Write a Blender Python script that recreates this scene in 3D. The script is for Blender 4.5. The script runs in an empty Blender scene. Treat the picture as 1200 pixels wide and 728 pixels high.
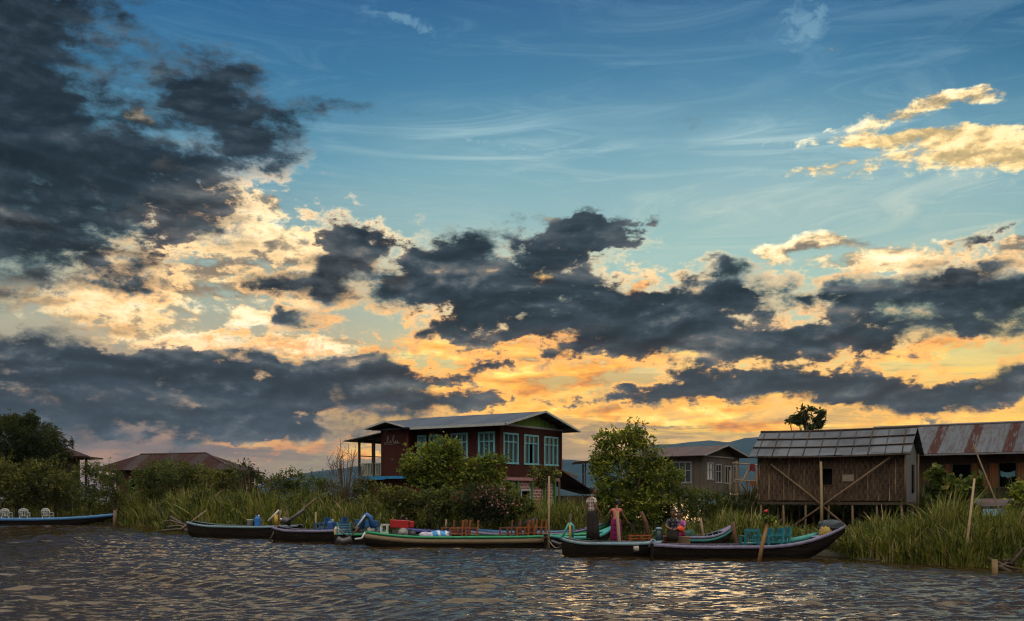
import bpy, bmesh, math, random
import numpy as np
from mathutils import Vector, Matrix, noise as mnoise
random.seed(7)
RNG = np.random.default_rng(11)
C = bpy.context.scene.collection
SC = bpy.context.scene
PI = math.pi
# ------------------------------------------------------------------ camera
F = 1150.0                      # focal length in photo pixels
HZ = 580.0                      # photo row of the horizon
CAMH = 2.0                      # eye height above the lake
cam_d = bpy.data.cameras.new('camera')
cam = bpy.data.objects.new('camera', cam_d)
C.objects.link(cam)
cam.location = (0, 0, CAMH)
cam.rotation_euler = (PI/2, 0, 0)
cam_d.sensor_width = 36
cam_d.lens = 36*F/1200
cam_d.shift_y = (HZ-364)/1200
cam_d.clip_start = 0.1
cam_d.clip_end = 40000
SC.camera = cam

def P(px, py, Y):
    """point at depth Y that stands where the photo shows (px, py)"""
    return Vector(((px-600)/F*Y, Y, CAMH+(HZ-py)/F*Y))
def yw(py, z=0.0):
    """depth of a point of height z seen at photo row py"""
    return (CAMH-z)*F/(py-HZ)

# ------------------------------------------------------------------ render settings
SC.render.engine = 'CYCLES'
SC.view_settings.view_transform = 'Standard'
SC.view_settings.look = 'None'
SC.view_settings.gamma = 1
SC.view_settings.use_curve_mapping = False
SC.view_settings.exposure = 0.0
SC.cycles.use_denoising = True
SC.cycles.use_adaptive_sampling = True
SC.cycles.adaptive_threshold = 0.02
SC.cycles.pixel_filter_type = 'BLACKMAN_HARRIS'
SC.cycles.filter_width = 1.15
SC.cycles.max_bounces = 5
SC.cycles.diffuse_bounces = 2
SC.cycles.glossy_bounces = 3
SC.cycles.transmission_bounces = 3
SC.cycles.transparent_max_bounces = 4
SC.cycles.volume_bounces = 0
SC.cycles.caustics_reflective = False
SC.cycles.caustics_refractive = False
SC.cycles.sample_clamp_indirect = 4

HAZE_DENSITY = 0.00007
def s2l(c):
    c = [x/255 for x in c]
    return tuple([(x/12.92 if x <= .04045 else ((x+.055)/1.055)**2.4) for x in c])

# ------------------------------------------------------------------ sun, low behind the clouds
SUN_AZ = math.atan((800-600)/F)           # to the right of the view axis
SUN_EL = math.radians(6.0)
sd = bpy.data.lights.new('sun', 'SUN')
sd.energy = 0.34
sd.angle = math.radians(22)
sd.color = (1.0, 0.62, 0.26)
sun = bpy.data.objects.new('sun', sd)
C.objects.link(sun)
sdir = Vector((math.sin(SUN_AZ)*math.cos(SUN_EL), math.cos(SUN_AZ)*math.cos(SUN_EL), math.sin(SUN_EL)))
sun.rotation_euler = (-sdir).to_track_quat('-Z', 'Y').to_euler()
sun.location = sdir*200
# ------------------------------------------------------------------ sky: dusk gradient and cloud banks, laid out by compass direction
W = bpy.data.worlds.new('World')
SC.world = W
W.use_nodes = True
NT = W.node_tree
NT.nodes.clear()
class G:
    """small helper to write node graphs as expressions"""
    def __init__(s, nt): s.nt = nt
    def n(s, t, **k):
        x = s.nt.nodes.new(t)
        for a, b in k.items(): setattr(x, a, b)
        return x
    def put(s, sock, v):
        if hasattr(v, 'is_output') or isinstance(v, bpy.types.NodeSocket): s.nt.links.new(v, sock)
        elif isinstance(v, (tuple, list)) and len(v) == 3 and sock.type == 'RGBA': sock.default_value = (*v, 1)
        else: sock.default_value = v
    def m(s, op, a, b=None, c=None, clamp=False):
        x = s.n('ShaderNodeMath', operation=op); x.use_clamp = clamp
        s.put(x.inputs[0], a)
        if b is not None: s.put(x.inputs[1], b)
        if c is not None: s.put(x.inputs[2], c)
        return x.outputs[0]
    def v(s, op, a, b=None, scale=None):
        x = s.n('ShaderNodeVectorMath', operation=op)
        s.put(x.inputs[0], a)
        if b is not None: s.put(x.inputs[1], b)
        if scale is not None: s.put(x.inputs['Scale'], scale)
        return x.outputs['Value'] if op in ('LENGTH', 'DOT_PRODUCT', 'DISTANCE') else x.outputs['Vector']
    def vma(s, a, k, c):
        x = s.n('ShaderNodeVectorMath', operation='MULTIPLY_ADD')
        s.put(x.inputs[0], a); x.inputs[1].default_value = (k, k, k); s.put(x.inputs[2], c)
        return x.outputs['Vector']
    def xyz(s, a, b, c):
        x = s.n('ShaderNodeCombineXYZ')
        for i, q in enumerate((a, b, c)): s.put(x.inputs[i], q)
        return x.outputs[0]
    def sep(s, a):
        x = s.n('ShaderNodeSeparateXYZ'); s.put(x.inputs[0], a); return x.outputs
    def ss(s, x, a, b, lo=0.0, hi=1.0):
        r = s.n('ShaderNodeMapRange', interpolation_type='SMOOTHSTEP')
        s.put(r.inputs[0], x); s.put(r.inputs[1], a); s.put(r.inputs[2], b); s.put(r.inputs[3], lo); s.put(r.inputs[4], hi)
        return r.outputs[0]
    def noise(s, p, scale, detail=6, rough=.55, dist=0.0, lac=2.0, typ='FBM', color=False):
        x = s.n('ShaderNodeTexNoise', noise_dimensions='2D'); x.noise_type = typ; x.normalize = True
        s.put(x.inputs['Vector'], p)
        x.inputs['Scale'].default_value = scale; x.inputs['Detail'].default_value = detail
        x.inputs['Roughness'].default_value = rough; x.inputs['Lacunarity'].default_value = lac
        x.inputs['Distortion'].default_value = dist
        return x.outputs['Color'] if color else x.outputs[0]
    def ramp(s, x, stops, interp='LINEAR'):
        r = s.n('ShaderNodeValToRGB'); s.put(r.inputs[0], x)
        cr = r.color_ramp; cr.interpolation = interp
        while len(cr.elements) < len(stops): cr.elements.new(.5)
        for e, (p, c) in zip(cr.elements, stops):
            e.position = p
        for e, (p, c) in zip(cr.elements, stops):
            e.color = (*c, 1)
        return r.outputs[0]
    def mix(s, f, a, b, typ='MIX'):
        x = s.n('ShaderNodeMix', data_type='RGBA', blend_type=typ)
        s.put(x.inputs[0], f); s.put(x.inputs[6], a); s.put(x.inputs[7], b)
        return x.outputs[2]

g = G(NT)
tc = g.n('ShaderNodeTexCoord')
dx, dy, dz = g.sep(tc.outputs['Generated'])
rad = g.m('MAXIMUM', g.m('SQRT', g.m('ADD', g.m('MULTIPLY', dx, dx), g.m('MULTIPLY', dy, dy))), 1e-4)
az = g.m('ARCTAN2', dx, dy)                       # compass angle
A = g.m('MULTIPLY', az, F)                        # in 1/1150 rad
T = g.m('MULTIPLY', g.m('DIVIDE', dz, rad), F)    # tangent of the elevation in the same unit
T = g.m('MINIMUM', T, 3000.0)
PT = g.xyz(A, T, 0.0)

def sky_pt(px, py):
    u = (px-600)/F
    return (math.atan(u)*F, (HZ-py)/math.sqrt(1+u*u))

# coordinates stretched like a cloud deck seen towards the horizon
def wob(scale, amp, seed, sx=1.0, sy=1.0, detail=5, rough=.6):
    q = g.v('ADD', g.v('MULTIPLY', PT, (sx, sy, 1.0)), (seed, seed*.7, seed*.3))
    c = g.noise(q, scale, detail, rough, color=True)
    return g.v('MULTIPLY', g.v('SUBTRACT', c, (.5, .5, .5)), (amp, amp*.6, 0.0))

WARP = g.v('ADD', PT, g.v('ADD', wob(.011, 95, 31, .7, 1.3, 7, .62), wob(.05, 16, 77, .8, 1.2, 4, .6)))

# Each cloud layer is a soft field over the compass angle A and the height T.  The field is summed from ellipses
# with numpy and written into the graph as a short sum of (curve in A) x (curve in T) products.
A0, A1, TT0, TT1 = -720.0, 720.0, -20.0, 940.0
NA, NTT = 257, 241
GA, GT = np.meshgrid(np.linspace(A0, A1, NA), np.linspace(TT0, TT1, NTT), indexing='ij')
def coord_pair(coord):
    x, y, _ = g.sep(coord)
    ca = g.m('MULTIPLY_ADD', x, 2/(A1-A0), -(A1+A0)/(A1-A0)); ca = g.m('MAXIMUM', g.m('MINIMUM', ca, 1.0), -1.0)
    ct = g.m('MULTIPLY_ADD', y, 2/(TT1-TT0), -(TT1+TT0)/(TT1-TT0)); ct = g.m('MAXIMUM', g.m('MINIMUM', ct, 1.0), -1.0)
    return g.xyz(ca, ca, ca), g.xyz(ct, ct, ct)
PAIRS = {}
def curve3(vec, cols):
    nd = g.n('ShaderNodeVectorCurve')
    mp = nd.mapping
    mp.use_clip = False
    g.put(nd.inputs['Vector'], vec)
    for k in range(3):
        cv = mp.curves[k]
        ys = cols[:, k] if k < cols.shape[1] else np.zeros(len(cols))
        xs = np.linspace(-1, 1, len(ys))
        step = 3
        xs, ys = np.append(xs[::step], xs[-1]) if (len(xs)-1) % step else xs[::step], np.append(ys[::step], ys[-1]) if (len(ys)-1) % step else ys[::step]
        cv.points[0].location = (xs[0], ys[0]); cv.points[1].location = (xs[-1], ys[-1])
        for x, y in zip(xs[1:-1], ys[1:-1]): cv.points.new(float(x), float(y))
        for p in cv.points: p.handle_type = 'AUTO_CLAMPED'
    mp.update()
    return nd.outputs[0]
def field(lst, floor=-.8, k=.10):
    acc = np.full(GA.shape, floor)
    for b in lst:
        px, py, rx, ry = b[:4]
        rot = math.radians(b[4] if len(b) > 4 else 0)
        st = b[5] if len(b) > 5 else 1.0
        cx, cy = sky_pt(px, py)
        X, Y = GA-cx, GT-cy
        X, Y = X*math.cos(rot)+Y*math.sin(rot), -X*math.sin(rot)+Y*math.cos(rot)
        val = st-np.sqrt((X/(rx*1.25))**2+(Y/(ry*1.25))**2)
        h = np.maximum(k-np.abs(acc-val), 0)/k
        acc = np.maximum(acc, val)+h*h*h*k/6
    return acc-floor
def blobs(lst, coord, rank=12, floor=-.8):
    M = field(lst, floor)
    U, S_, Vt = np.linalg.svd(M, full_matrices=False)
    rank = min(rank, int((S_ > S_[0]*.004).sum()))
    rank = (rank+2)//3*3
    key = coord.node.name
    if key not in PAIRS: PAIRS[key] = coord_pair(coord)
    pa, pt = PAIRS[key]
    acc = floor
    for r in range(0, rank, 3):
        u = U[:, r:r+3].copy(); v_ = (Vt[r:r+3].T).copy(); sc = 1.0
        mu, mv = np.abs(u).max(0), np.abs(v_).max(0)
        w = S_[r:r+3]*mu*mv                      # weights after scaling both curves to one
        u = u/mu; v_ = v_/mv
        fa, ft = curve3(pa, u), curve3(pt, v_)
        ft = g.v('MULTIPLY', ft, tuple(float(q) for q in w))
        acc = g.m('ADD', g.v('DOT_PRODUCT', fa, ft), acc)
    return acc

DARK = [(-10,40,80,100,0,1.25),(-10,150,135,110,0,1.3),(70,215,125,70,0,1.2),(140,205,60,40,25),(40,275,135,50),(150,170,50,50),
        (240,112,62,44),(285,160,50,32,-20),(205,195,50,26,-25),(372,124,75,10,4,.62),(325,140,45,18,10,.75),
        (405,288,42,28),(392,322,34,36),(445,275,20,12,0,.8),(318,330,28,17),(335,379,22,9,-20),
        (470,340,35,30),(510,325,55,45),(545,345,85,50),(615,355,85,48),(560,288,55,22,12,.85),(690,278,60,24,8,.85),(640,305,50,25),
        (700,365,100,36),(795,372,125,36),(870,352,55,20),(540,385,45,12),(760,398,130,18),(930,402,130,18),(690,415,60,6,0,.8),
        (860,316,24,12,-8,.8),(1000,352,60,24),(1110,326,62,17,8),(1165,352,80,24),(1140,284,75,8,16,.8),(1050,385,80,12),(1160,385,70,10),
        (755,460,45,10),(820,450,65,18),(920,446,80,22),(1020,454,110,20),(1130,461,120,15),(1190,440,40,16),
        (50,432,160,38),(200,442,150,30),(330,458,150,26),(430,447,100,16),(90,490,190,30),(290,492,160,22),(480,468,80,15),(400,428,80,8),(520,432,60,7,0,.8),
        (630,464,15,6),(672,463,15,8),(370,515,60,7,0,.7)]
BRIGHT = [(255,262,95,34,-10),(330,290,85,34,-12),(270,320,120,34),(150,378,105,32,-14),(215,398,80,16,-5),(330,406,75,12),(370,345,50,20),(200,330,110,40),
          (1090,160,110,8,-4),(1160,178,80,20,-12),(1095,122,62,9,4),(1150,112,30,5,8),(1030,197,75,5),(955,288,62,8),(1050,302,95,13),(1190,290,30,14),
          (168,138,14,8,-20),(190,195,14,8),(310,238,30,14,-20),(150,300,60,18),(95,350,70,14),(390,330,30,14),(300,375,40,10),(30,255,40,8,-15,.8),(1150,318,60,10)]
ORANGE = [(590,404,85,24),(650,394,70,16),(560,442,105,28),(610,462,90,22),(700,440,60,14),(820,470,90,8),(480,430,55,10),(742,342,14,9),(470,330,16,12),(640,322,14,9),(425,300,16,9),(770,410,60,9),
          (940,468,150,6),(850,497,110,7),(740,485,80,8),(1100,408,90,10,0,.7),(980,405,60,7,0,.8),(1100,480,100,7,0,.75),(330,525,110,11,0,.7),(420,540,60,9,0,.75),(1060,452,40,8),(860,480,60,7)]
HAZEB = [(790,512,170,15),(640,535,60,14),(930,505,60,7),(100,520,260,16),(1160,475,80,6)]

# the clear sky: dusk gradient by height, two directions, with the physical sky mixed in
SKYTEX = g.n('ShaderNodeTexSky', sky_type='NISHITA')
SKYTEX.sun_disc = False
SKYTEX.sun_elevation = SUN_EL
SKYTEX.sun_rotation = SUN_AZ
SKYTEX.altitude = 900
SKYTEX.dust_density = 2.0
def st(lst):
    return [(max(0, min(1, (HZ-y)/1400)), s2l(c)) for y, c in lst]
rp = g.m('DIVIDE', T, 1400.0, clamp=True)
centre = g.ramp(rp, st([(575,(150,132,118)),(535,(186,148,96)),(505,(220,168,76)),(470,(244,194,86)),(430,(216,196,128)),(375,(164,186,168)),(300,(132,172,176)),(200,(92,152,176)),(100,(66,130,164)),(0,(46,106,148)),(-300,(36,84,126))]))
left = g.ramp(rp, st([(575,(120,110,114)),(535,(146,122,112)),(505,(150,128,118)),(460,(160,146,132)),(400,(176,170,148)),(330,(148,170,164)),(200,(86,146,172)),(100,(60,122,158)),(0,(46,104,148)),(-300,(36,82,124))]))
fl = g.ss(A, sky_pt(620, 0)[0], sky_pt(330, 0)[0])
clear = g.mix(fl, centre, left)
nish = g.v('SCALE', SKYTEX.outputs[0], scale=.07)
nish = g.v('MINIMUM', nish, (.9, .9, .9))
clear = g.mix(.12, clear, nish)
# darker towards the far right top as in the photo
fr = g.m('MULTIPLY', g.ss(A, sky_pt(900, 0)[0], sky_pt(1300, 0)[0]), g.ss(T, 300.0, 560.0))
clear = g.mix(g.m('MULTIPLY', fr, .55), clear, s2l((40, 82, 116)))

# wispy high cirrus
def str_noise(sx, sy, scale, rot, seed, detail=7, rough=.62, dist=.6):
    mp = g.n('ShaderNodeMapping'); g.put(mp.inputs[0], PT)
    mp.inputs['Rotation'].default_value = (0, 0, math.radians(rot)); mp.inputs['Scale'].default_value = (sx, sy, 1); mp.inputs['Location'].default_value = (seed, seed*1.7, 0)
    return g.noise(mp.outputs[0], scale, detail, rough, dist)
ci1 = g.ss(str_noise(.3, 2.0, .009, -12, 5, 8, .68, 1.2), .44, .78)
ci2 = g.ss(str_noise(.35, 2.0, .012, 18, 40, 8, .68, 1.0), .46, .8)
cimask = g.m('MAXIMUM', g.ss(blobs([(970,170,170,70),(640,190,200,60,-15),(880,250,280,60),(1100,235,160,60),(480,20,120,16,-6)], PT), -.1, .7),
             g.m('MULTIPLY', g.ss(T, 80.0, 300.0), .35))
ci = g.m('MULTIPLY', g.m('MAXIMUM', ci1, g.m('MULTIPLY', ci2, .9)), cimask)
ci = g.m('MULTIPLY_ADD', g.ss(blobs([(950,205,120,50),(900,165,80,30),(1120,225,120,35),(860,240,90,30)], WARP), -.3, .9), g.m('MULTIPLY_ADD', ci1, .45, .22), ci)
wisp = blobs([(940,25,26,30,-15),(580,174,60,5,-8),(480,22,60,6,-8),(1180,214,60,5,-4,.7)], WARP)
ci = g.m('MAXIMUM', g.m('MULTIPLY', ci, .62), g.m('MULTIPLY', g.ss(g.m('MULTIPLY_ADD', g.m('SUBTRACT', str_noise(1, 1, .05, 30, 9), .5), 1.6, wisp), .1, .8), .4))
cicol = g.ramp(rp, st([(575,(220,180,130)),(400,(214,202,168)),(300,(196,202,186)),(150,(176,200,204)),(0,(140,176,194))]))
veil = g.ss(blobs([(840,260,330,110),(560,240,200,90)], PT, 6), -.4, .8)
clear = g.mix(g.m('MULTIPLY', veil, .30), clear, s2l((172, 198, 192)))
col = g.mix(ci, clear, cicol)

# relief noise shared by the cloud layers: difference of two samples towards the sun
def fb(coord, sx, sy, scale, seed, detail=8, rough=.6, typ='FBM'):
    q = g.v('ADD', g.v('MULTIPLY', coord, (sx, sy, 1.0)), (seed, seed*1.3, seed*.6))
    return g.noise(q, scale, detail, rough, 0.15, typ=typ)
n1 = fb(PT, .75, 1.35, .012, 210, 8, .6)
PS = g.v('ADD', PT, (3.0, -7.0, 0.0))
nr = fb(PT, .55, 1.35, .0105, 333, 5, .5)
nrs = fb(PS, .55, 1.35, .0105, 333, 5, .5)
relief = g.m('SUBTRACT', nr, nrs)
n2 = fb(PT, .9, 1.6, .035, 87, 6, .66)
stk = str_noise(.22, 1.7, .02, 0, 61, 7, .62, .4)
lowT = g.ss(T, 230.0, 60.0)
nfine = g.m('SUBTRACT', g.m('MULTIPLY_ADD', n2, .6, g.m('MULTIPLY', n1, .75)), .675)
nfine = g.m('MULTIPLY_ADD', g.m('MULTIPLY', g.m('SUBTRACT', stk, .5), lowT), .55, nfine)

# soft haze banks low over the horizon
hz = g.ss(g.m('MULTIPLY_ADD', nfine, .9, blobs(HAZEB, WARP)), .05, .7)
hzc = g.mix(g.ss(A, sky_pt(500, 0)[0], sky_pt(700, 0)[0]), s2l((126, 112, 112)), s2l((146, 128, 108)))
col = g.mix(g.m('MULTIPLY', hz, .75), col, hzc)

lowst = g.m('MULTIPLY', g.ss(stk, .5, .68), g.ss(T, 190.0, 110.0))
col = g.mix(g.m('MULTIPLY', lowst, g.ss(A, sky_pt(250, 0)[0], sky_pt(640, 0)[0], .35, .85)), col, g.mix(g.ss(A, sky_pt(480, 0)[0], sky_pt(680, 0)[0]), s2l((214, 158, 118)), s2l((255, 210, 96))))
lowsd = g.m('MULTIPLY', g.ss(stk, .5, .36), g.ss(T, 190.0, 110.0))
col = g.mix(g.m('MULTIPLY', lowsd, .5), col, g.mix(g.ss(A, sky_pt(480, 0)[0], sky_pt(680, 0)[0]), s2l((118, 106, 108)), s2l((150, 128, 96))))
# cream cumulus lit by the sun
WARPB = g.v('ADD', PT, g.v('SCALE', g.v('SUBTRACT', WARP, PT), scale=.55))
Db = g.m('MULTIPLY_ADD', nfine, 2.9, blobs(BRIGHT, WARPB))
ab = g.ss(Db, -.02, .5)
bsh = g.m('ADD', g.m('MULTIPLY', relief, 5.0), g.m('MULTIPLY_ADD', n2, 1.7, g.m('MULTIPLY_ADD', n1, 1.3, -1.05)), clamp=True)
bcol = g.ramp(bsh, [(0, s2l((104,104,104))), (.22, s2l((160,148,130))), (.42, s2l((232,208,164))), (.62, s2l((255,240,200))), (1, s2l((255,250,226)))])
bwarm = g.ss(T, 420.0, 150.0)
bcol = g.mix(g.m('MULTIPLY', bwarm, .25), bcol, s2l((246, 200, 128)))
bcol = g.mix(g.m('MULTIPLY', g.ss(blobs([(1130,175,150,50)], PT, 3), -.3, .4), .42), bcol, s2l((252, 216, 138)))
col = g.mix(g.m('MULTIPLY', ab, .94), col, bcol)

# orange lit undersides and the golden streaks above the horizon
Do = g.m('ADD', g.m('MULTIPLY_ADD', nfine, 2.0, blobs(ORANGE, WARP)), g.m('MULTIPLY', g.m('SUBTRACT', stk, .5), 1.6))
ao = g.ss(Do, -.06, .42)
osh = g.m('MULTIPLY_ADD', relief, 3.5, g.m('MULTIPLY', stk, .95), clamp=True)
ocol = g.ramp(osh, [(0, s2l((146,106,78))), (.28, s2l((222,146,66))), (.5, s2l((255,190,78))), (.8, s2l((255,234,140)))])
ol = g.ss(A, sky_pt(480, 0)[0], sky_pt(360, 0)[0])
ocol = g.mix(g.m('MULTIPLY', ol, .6), ocol, s2l((200, 150, 116)))
col = g.mix(g.m('MULTIPLY', ao, .85), col, ocol)

# dark slate cloud banks with warm rims
Dd = g.m('MULTIPLY_ADD', nfine, 2.7, blobs(DARK, WARP))
rim = g.m('MULTIPLY', g.ss(Dd, -.38, -.03), g.ss(Dd, .40, .06))
glow = g.ss(blobs([(640,400,330,90),(290,310,170,100),(950,450,320,60),(1120,340,160,50)], PT), -.3, .45)
rcol = g.ramp(g.m('DIVIDE', T, 400.0, clamp=True), [(.18, s2l((255,200,100))), (.42, s2l((250,190,116))), (.75, s2l((255,228,180))), (1, s2l((226,206,186)))])
rimn = g.ss(n2, .4, .62)
col = g.mix(g.m('MULTIPLY', g.m('MULTIPLY', rim, glow), g.m('MULTIPLY_ADD', rimn, .55, .45)), col, rcol)
soft = g.m('MAXIMUM', g.ss(str_noise(1, 1.3, .006, 0, 140, 2), .36, .62), g.m('MULTIPLY', g.ss(T, 300.0, 420.0), .9))
ad = g.ss(Dd, g.m('MULTIPLY', soft, -.32), g.m('MULTIPLY_ADD', soft, .5, .27))
dsh = g.m('ADD', g.m('MULTIPLY', relief, 3.4), g.m('ADD', g.m('MULTIPLY_ADD', n1, 1.3, -1.32), g.m('MULTIPLY_ADD', g.m('MULTIPLY_ADD', g.m('SUBTRACT', stk, .5), g.m('MULTIPLY_ADD', lowT, .8, .2), .5), 1.0, g.m('MULTIPLY', n2, 1.1))))
dsh = g.m('MULTIPLY_ADD', g.m('SUBTRACT', dsh, .36), g.ss(T, 250.0, 400.0, 1.0, .6), .36)
dsh = g.m('MULTIPLY_ADD', g.ss(Dd, .9, .1), .30, g.m('ADD', dsh, -.12), clamp=True)
dcol = g.ramp(dsh, [(0, s2l((27,36,45))), (.28, s2l((41,52,62))), (.5, s2l((60,71,81))), (.7, s2l((90,96,101))), (.88, s2l((126,120,114))), (1, s2l((182,160,134)))])
# the higher clouds are bluer and darker, the low ones greyer and a little mauve
dlow = g.ss(T, 190.0, 40.0)
dcol = g.mix(g.m('MULTIPLY', dlow, .16), dcol, s2l((92, 100, 108)))
# thin parts let the warm sky through
dcol = g.mix(g.m('MULTIPLY', g.m('MULTIPLY', g.ss(Dd, .45, .05), glow), .30), dcol, s2l((190, 140, 100)))
col = g.mix(g.m('MULTIPLY', ad, .97), col, dcol)

# a little more contrast between the lit and the dark clouds
gm = g.n('ShaderNodeGamma'); g.put(gm.inputs[0], col); gm.inputs[1].default_value = 1.2
col = g.v('SCALE', gm.outputs[0], scale=1.30)
# sky behind the camera and overhead: unseen clouds added bright to light the bank
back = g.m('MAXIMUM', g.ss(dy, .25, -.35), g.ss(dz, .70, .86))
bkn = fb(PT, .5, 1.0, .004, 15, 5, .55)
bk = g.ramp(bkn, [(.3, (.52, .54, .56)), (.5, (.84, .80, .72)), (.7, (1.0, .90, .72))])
BACK_FILL_GAIN = 2.35
bk = g.v('SCALE', bk, scale=g.m('MULTIPLY_ADD', g.ss(dz, .15, .75), BACK_FILL_GAIN, .22))
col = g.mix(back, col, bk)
# overhead
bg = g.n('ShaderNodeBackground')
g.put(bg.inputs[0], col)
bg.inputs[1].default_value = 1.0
out = g.n('ShaderNodeOutputWorld')
NT.links.new(bg.outputs[0], out.inputs[0])
W.cycles.sampling_method = 'NONE'
# ------------------------------------------------------------------ object helpers
def tag(o, label=None, cat=None, group=None, kind=None):
    if label: o['label'] = label
    if cat: o['category'] = cat
    if group: o['group'] = group
    if kind: o['kind'] = kind
    return o
def thing(name, label, cat, loc=(0, 0, 0), rotz=0.0, group=None):
    o = bpy.data.objects.new(name, None)
    o.empty_display_size = .3
    C.objects.link(o)
    o.location = loc; o.rotation_euler = (0, 0, rotz)
    return tag(o, label, cat, group)
def copy_thing(o, loc=None, rotz=None, label=None, parent=None):
    c = o.copy(); C.objects.link(c)
    if parent: c.parent = parent
    for ch in o.children: copy_thing(ch, parent=c)
    if loc is not None: c.location = loc
    if rotz is not None: c.rotation_euler = (0, 0, rotz)
    if label: c['label'] = label
    return c
def link(name, me, parent=None, mats=()):
    for m_ in mats: me.materials.append(m_)
    o = bpy.data.objects.new(name, me)
    C.objects.link(o)
    if parent: o.parent = parent
    return o

class MB:
    """collects shapes and links them as ONE mesh object"""
    def __init__(s): s.v, s.f, s.mi, s.sm, s.cur = [], [], [], [], 0
    def add(s, vs, fs, smooth=False):
        n = len(s.v); s.v += [tuple(x) for x in vs]
        for f in fs: s.f.append(tuple(i+n for i in f)); s.mi.append(s.cur); s.sm.append(smooth)
        return s
    def box(s, c, d, rz=0.0, R=None):
        x, y, z = d[0]/2, d[1]/2, d[2]/2
        M = R if R is not None else Matrix.Rotation(rz, 3, 'Z')
        vs = [Vector(c)+M @ Vector((a*x, b*y, e*z)) for a in (-1, 1) for b in (-1, 1) for e in (-1, 1)]
        return s.add(vs, [(0,1,3,2),(4,6,7,5),(0,4,5,1),(2,3,7,6),(0,2,6,4),(1,5,7,3)])
    def bb(s, x0, x1, y0, y1, z0, z1):
        return s.box(((x0+x1)/2, (y0+y1)/2, (z0+z1)/2), (abs(x1-x0), abs(y1-y0), abs(z1-z0)))
    def beam(s, a, b, w, h=None, up=(0, 0, 1)):
        a, b = Vector(a), Vector(b); d = b-a; L = d.length
        if L < 1e-6: return s
        z = d/L; u = Vector(up)
        if abs(z.dot(u)) > .98: u = Vector((1, 0, 0))
        x = u.cross(z).normalized(); y = z.cross(x)
        M = Matrix((x, y, z)).transposed()
        return s.box((a+b)/2, (w, h or w, L), R=M)
    def tube(s, pts, r, n=7, cap=True):
        pts = [Vector(p) for p in pts]
        rr = r if isinstance(r, (list, tuple)) else [r]*len(pts)
        vs, fs = [], []
        px = None
        for i, p in enumerate(pts):
            d = (pts[min(i+1, len(pts)-1)]-pts[max(i-1, 0)])
            d = d.normalized() if d.length > 1e-9 else Vector((0, 0, 1))
            if px is None:
                px = d.cross(Vector((0, 0, 1)) if abs(d.z) < .9 else Vector((1, 0, 0))).normalized()
            else:
                px = (px-d*px.dot(d)); px = px.normalized() if px.length > 1e-6 else d.orthogonal().normalized()
            py = d.cross(px)
            for k in range(n):
                t = 2*PI*k/n
                vs.append(p+(px*math.cos(t)+py*math.sin(t))*rr[i])
        for i in range(len(pts)-1):
            for k in range(n):
                fs.append((i*n+k, i*n+(k+1) % n, (i+1)*n+(k+1) % n, (i+1)*n+k))
        if cap:
            fs.append(tuple(range(n-1, -1, -1))); fs.append(tuple((len(pts)-1)*n+k for k in range(n)))
        return s.add(vs, fs, True)
    def loft(s, rings, closed=True, cap=True, smooth=True):
        n = len(rings[0]); vs = [p for r in rings for p in r]; fs = []
        m_ = n if closed else n-1
        for i in range(len(rings)-1):
            for k in range(m_):
                fs.append((i*n+k, i*n+(k+1) % n, (i+1)*n+(k+1) % n, (i+1)*n+k))
        if cap and closed:
            fs.append(tuple(range(n-1, -1, -1))); fs.append(tuple((len(rings)-1)*n+k for k in range(n)))
        return s.add(vs, fs, smooth)
    def ball(s, c, r, nu=12, nv=8):
        r = r if isinstance(r, (list, tuple)) else (r, r, r)
        c = Vector(c); rings = []
        for j in range(1, nv):
            t = PI*j/nv
            rings.append([c+Vector((r[0]*math.sin(t)*math.cos(2*PI*k/nu), r[1]*math.sin(t)*math.sin(2*PI*k/nu), -r[2]*math.cos(t))) for k in range(nu)])
        return s.loft(rings)
    def slab(s, quad, th):
        """a plate: four corner points (counter-clockwise seen from outside) and a thickness inwards"""
        q = [Vector(p) for p in quad]; n = (q[1]-q[0]).cross(q[-1]-q[0]).normalized()
        k = len(q)
        vs = q+[p-n*th for p in q]
        fs = [tuple(range(k)), tuple(range(2*k-1, k-1, -1))]+[(i, i+k, (i+1) % k+k, (i+1) % k) for i in range(k)]
        return s.add(vs, fs)
    def build(s, name, mat, parent=None, bevel=0.0):
        me = bpy.data.meshes.new(name)
        me.from_pydata(s.v, [], s.f)
        mats = mat if isinstance(mat, (list, tuple)) else [mat]
        me.polygons.foreach_set('material_index', s.mi)
        me.polygons.foreach_set('use_smooth', s.sm)
        me.update()
        o = link(name, me, parent, mats)
        if bevel:
            b = o.modifiers.new('bevel', 'BEVEL'); b.width = bevel; b.segments = 2; b.limit_method = 'ANGLE'
        return o

def mesh_np(name, V, Q, mats, parent=None, attrs=None, smooth=False):
    """quads from numpy arrays, with optional per-corner-point float attributes"""
    me = bpy.data.meshes.new(name)
    nv, nq, k = len(V), len(Q), Q.shape[1]
    me.vertices.add(nv); me.vertices.foreach_set('co', np.ascontiguousarray(V, dtype=np.float32).ravel())
    me.loops.add(nq*k); me.loops.foreach_set('vertex_index', np.ascontiguousarray(Q, dtype=np.int32).ravel())
    me.polygons.add(nq); me.polygons.foreach_set('loop_start', np.arange(0, nq*k, k, dtype=np.int32))
    me.polygons.foreach_set('use_smooth', np.full(nq, smooth))
    me.update(calc_edges=True)
    for a, arr in (attrs or {}).items():
        at = me.attributes.new(a, 'FLOAT', 'POINT'); at.data.foreach_set('value', np.ascontiguousarray(arr, dtype=np.float32))
    return link(name, me, parent, mats)

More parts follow.
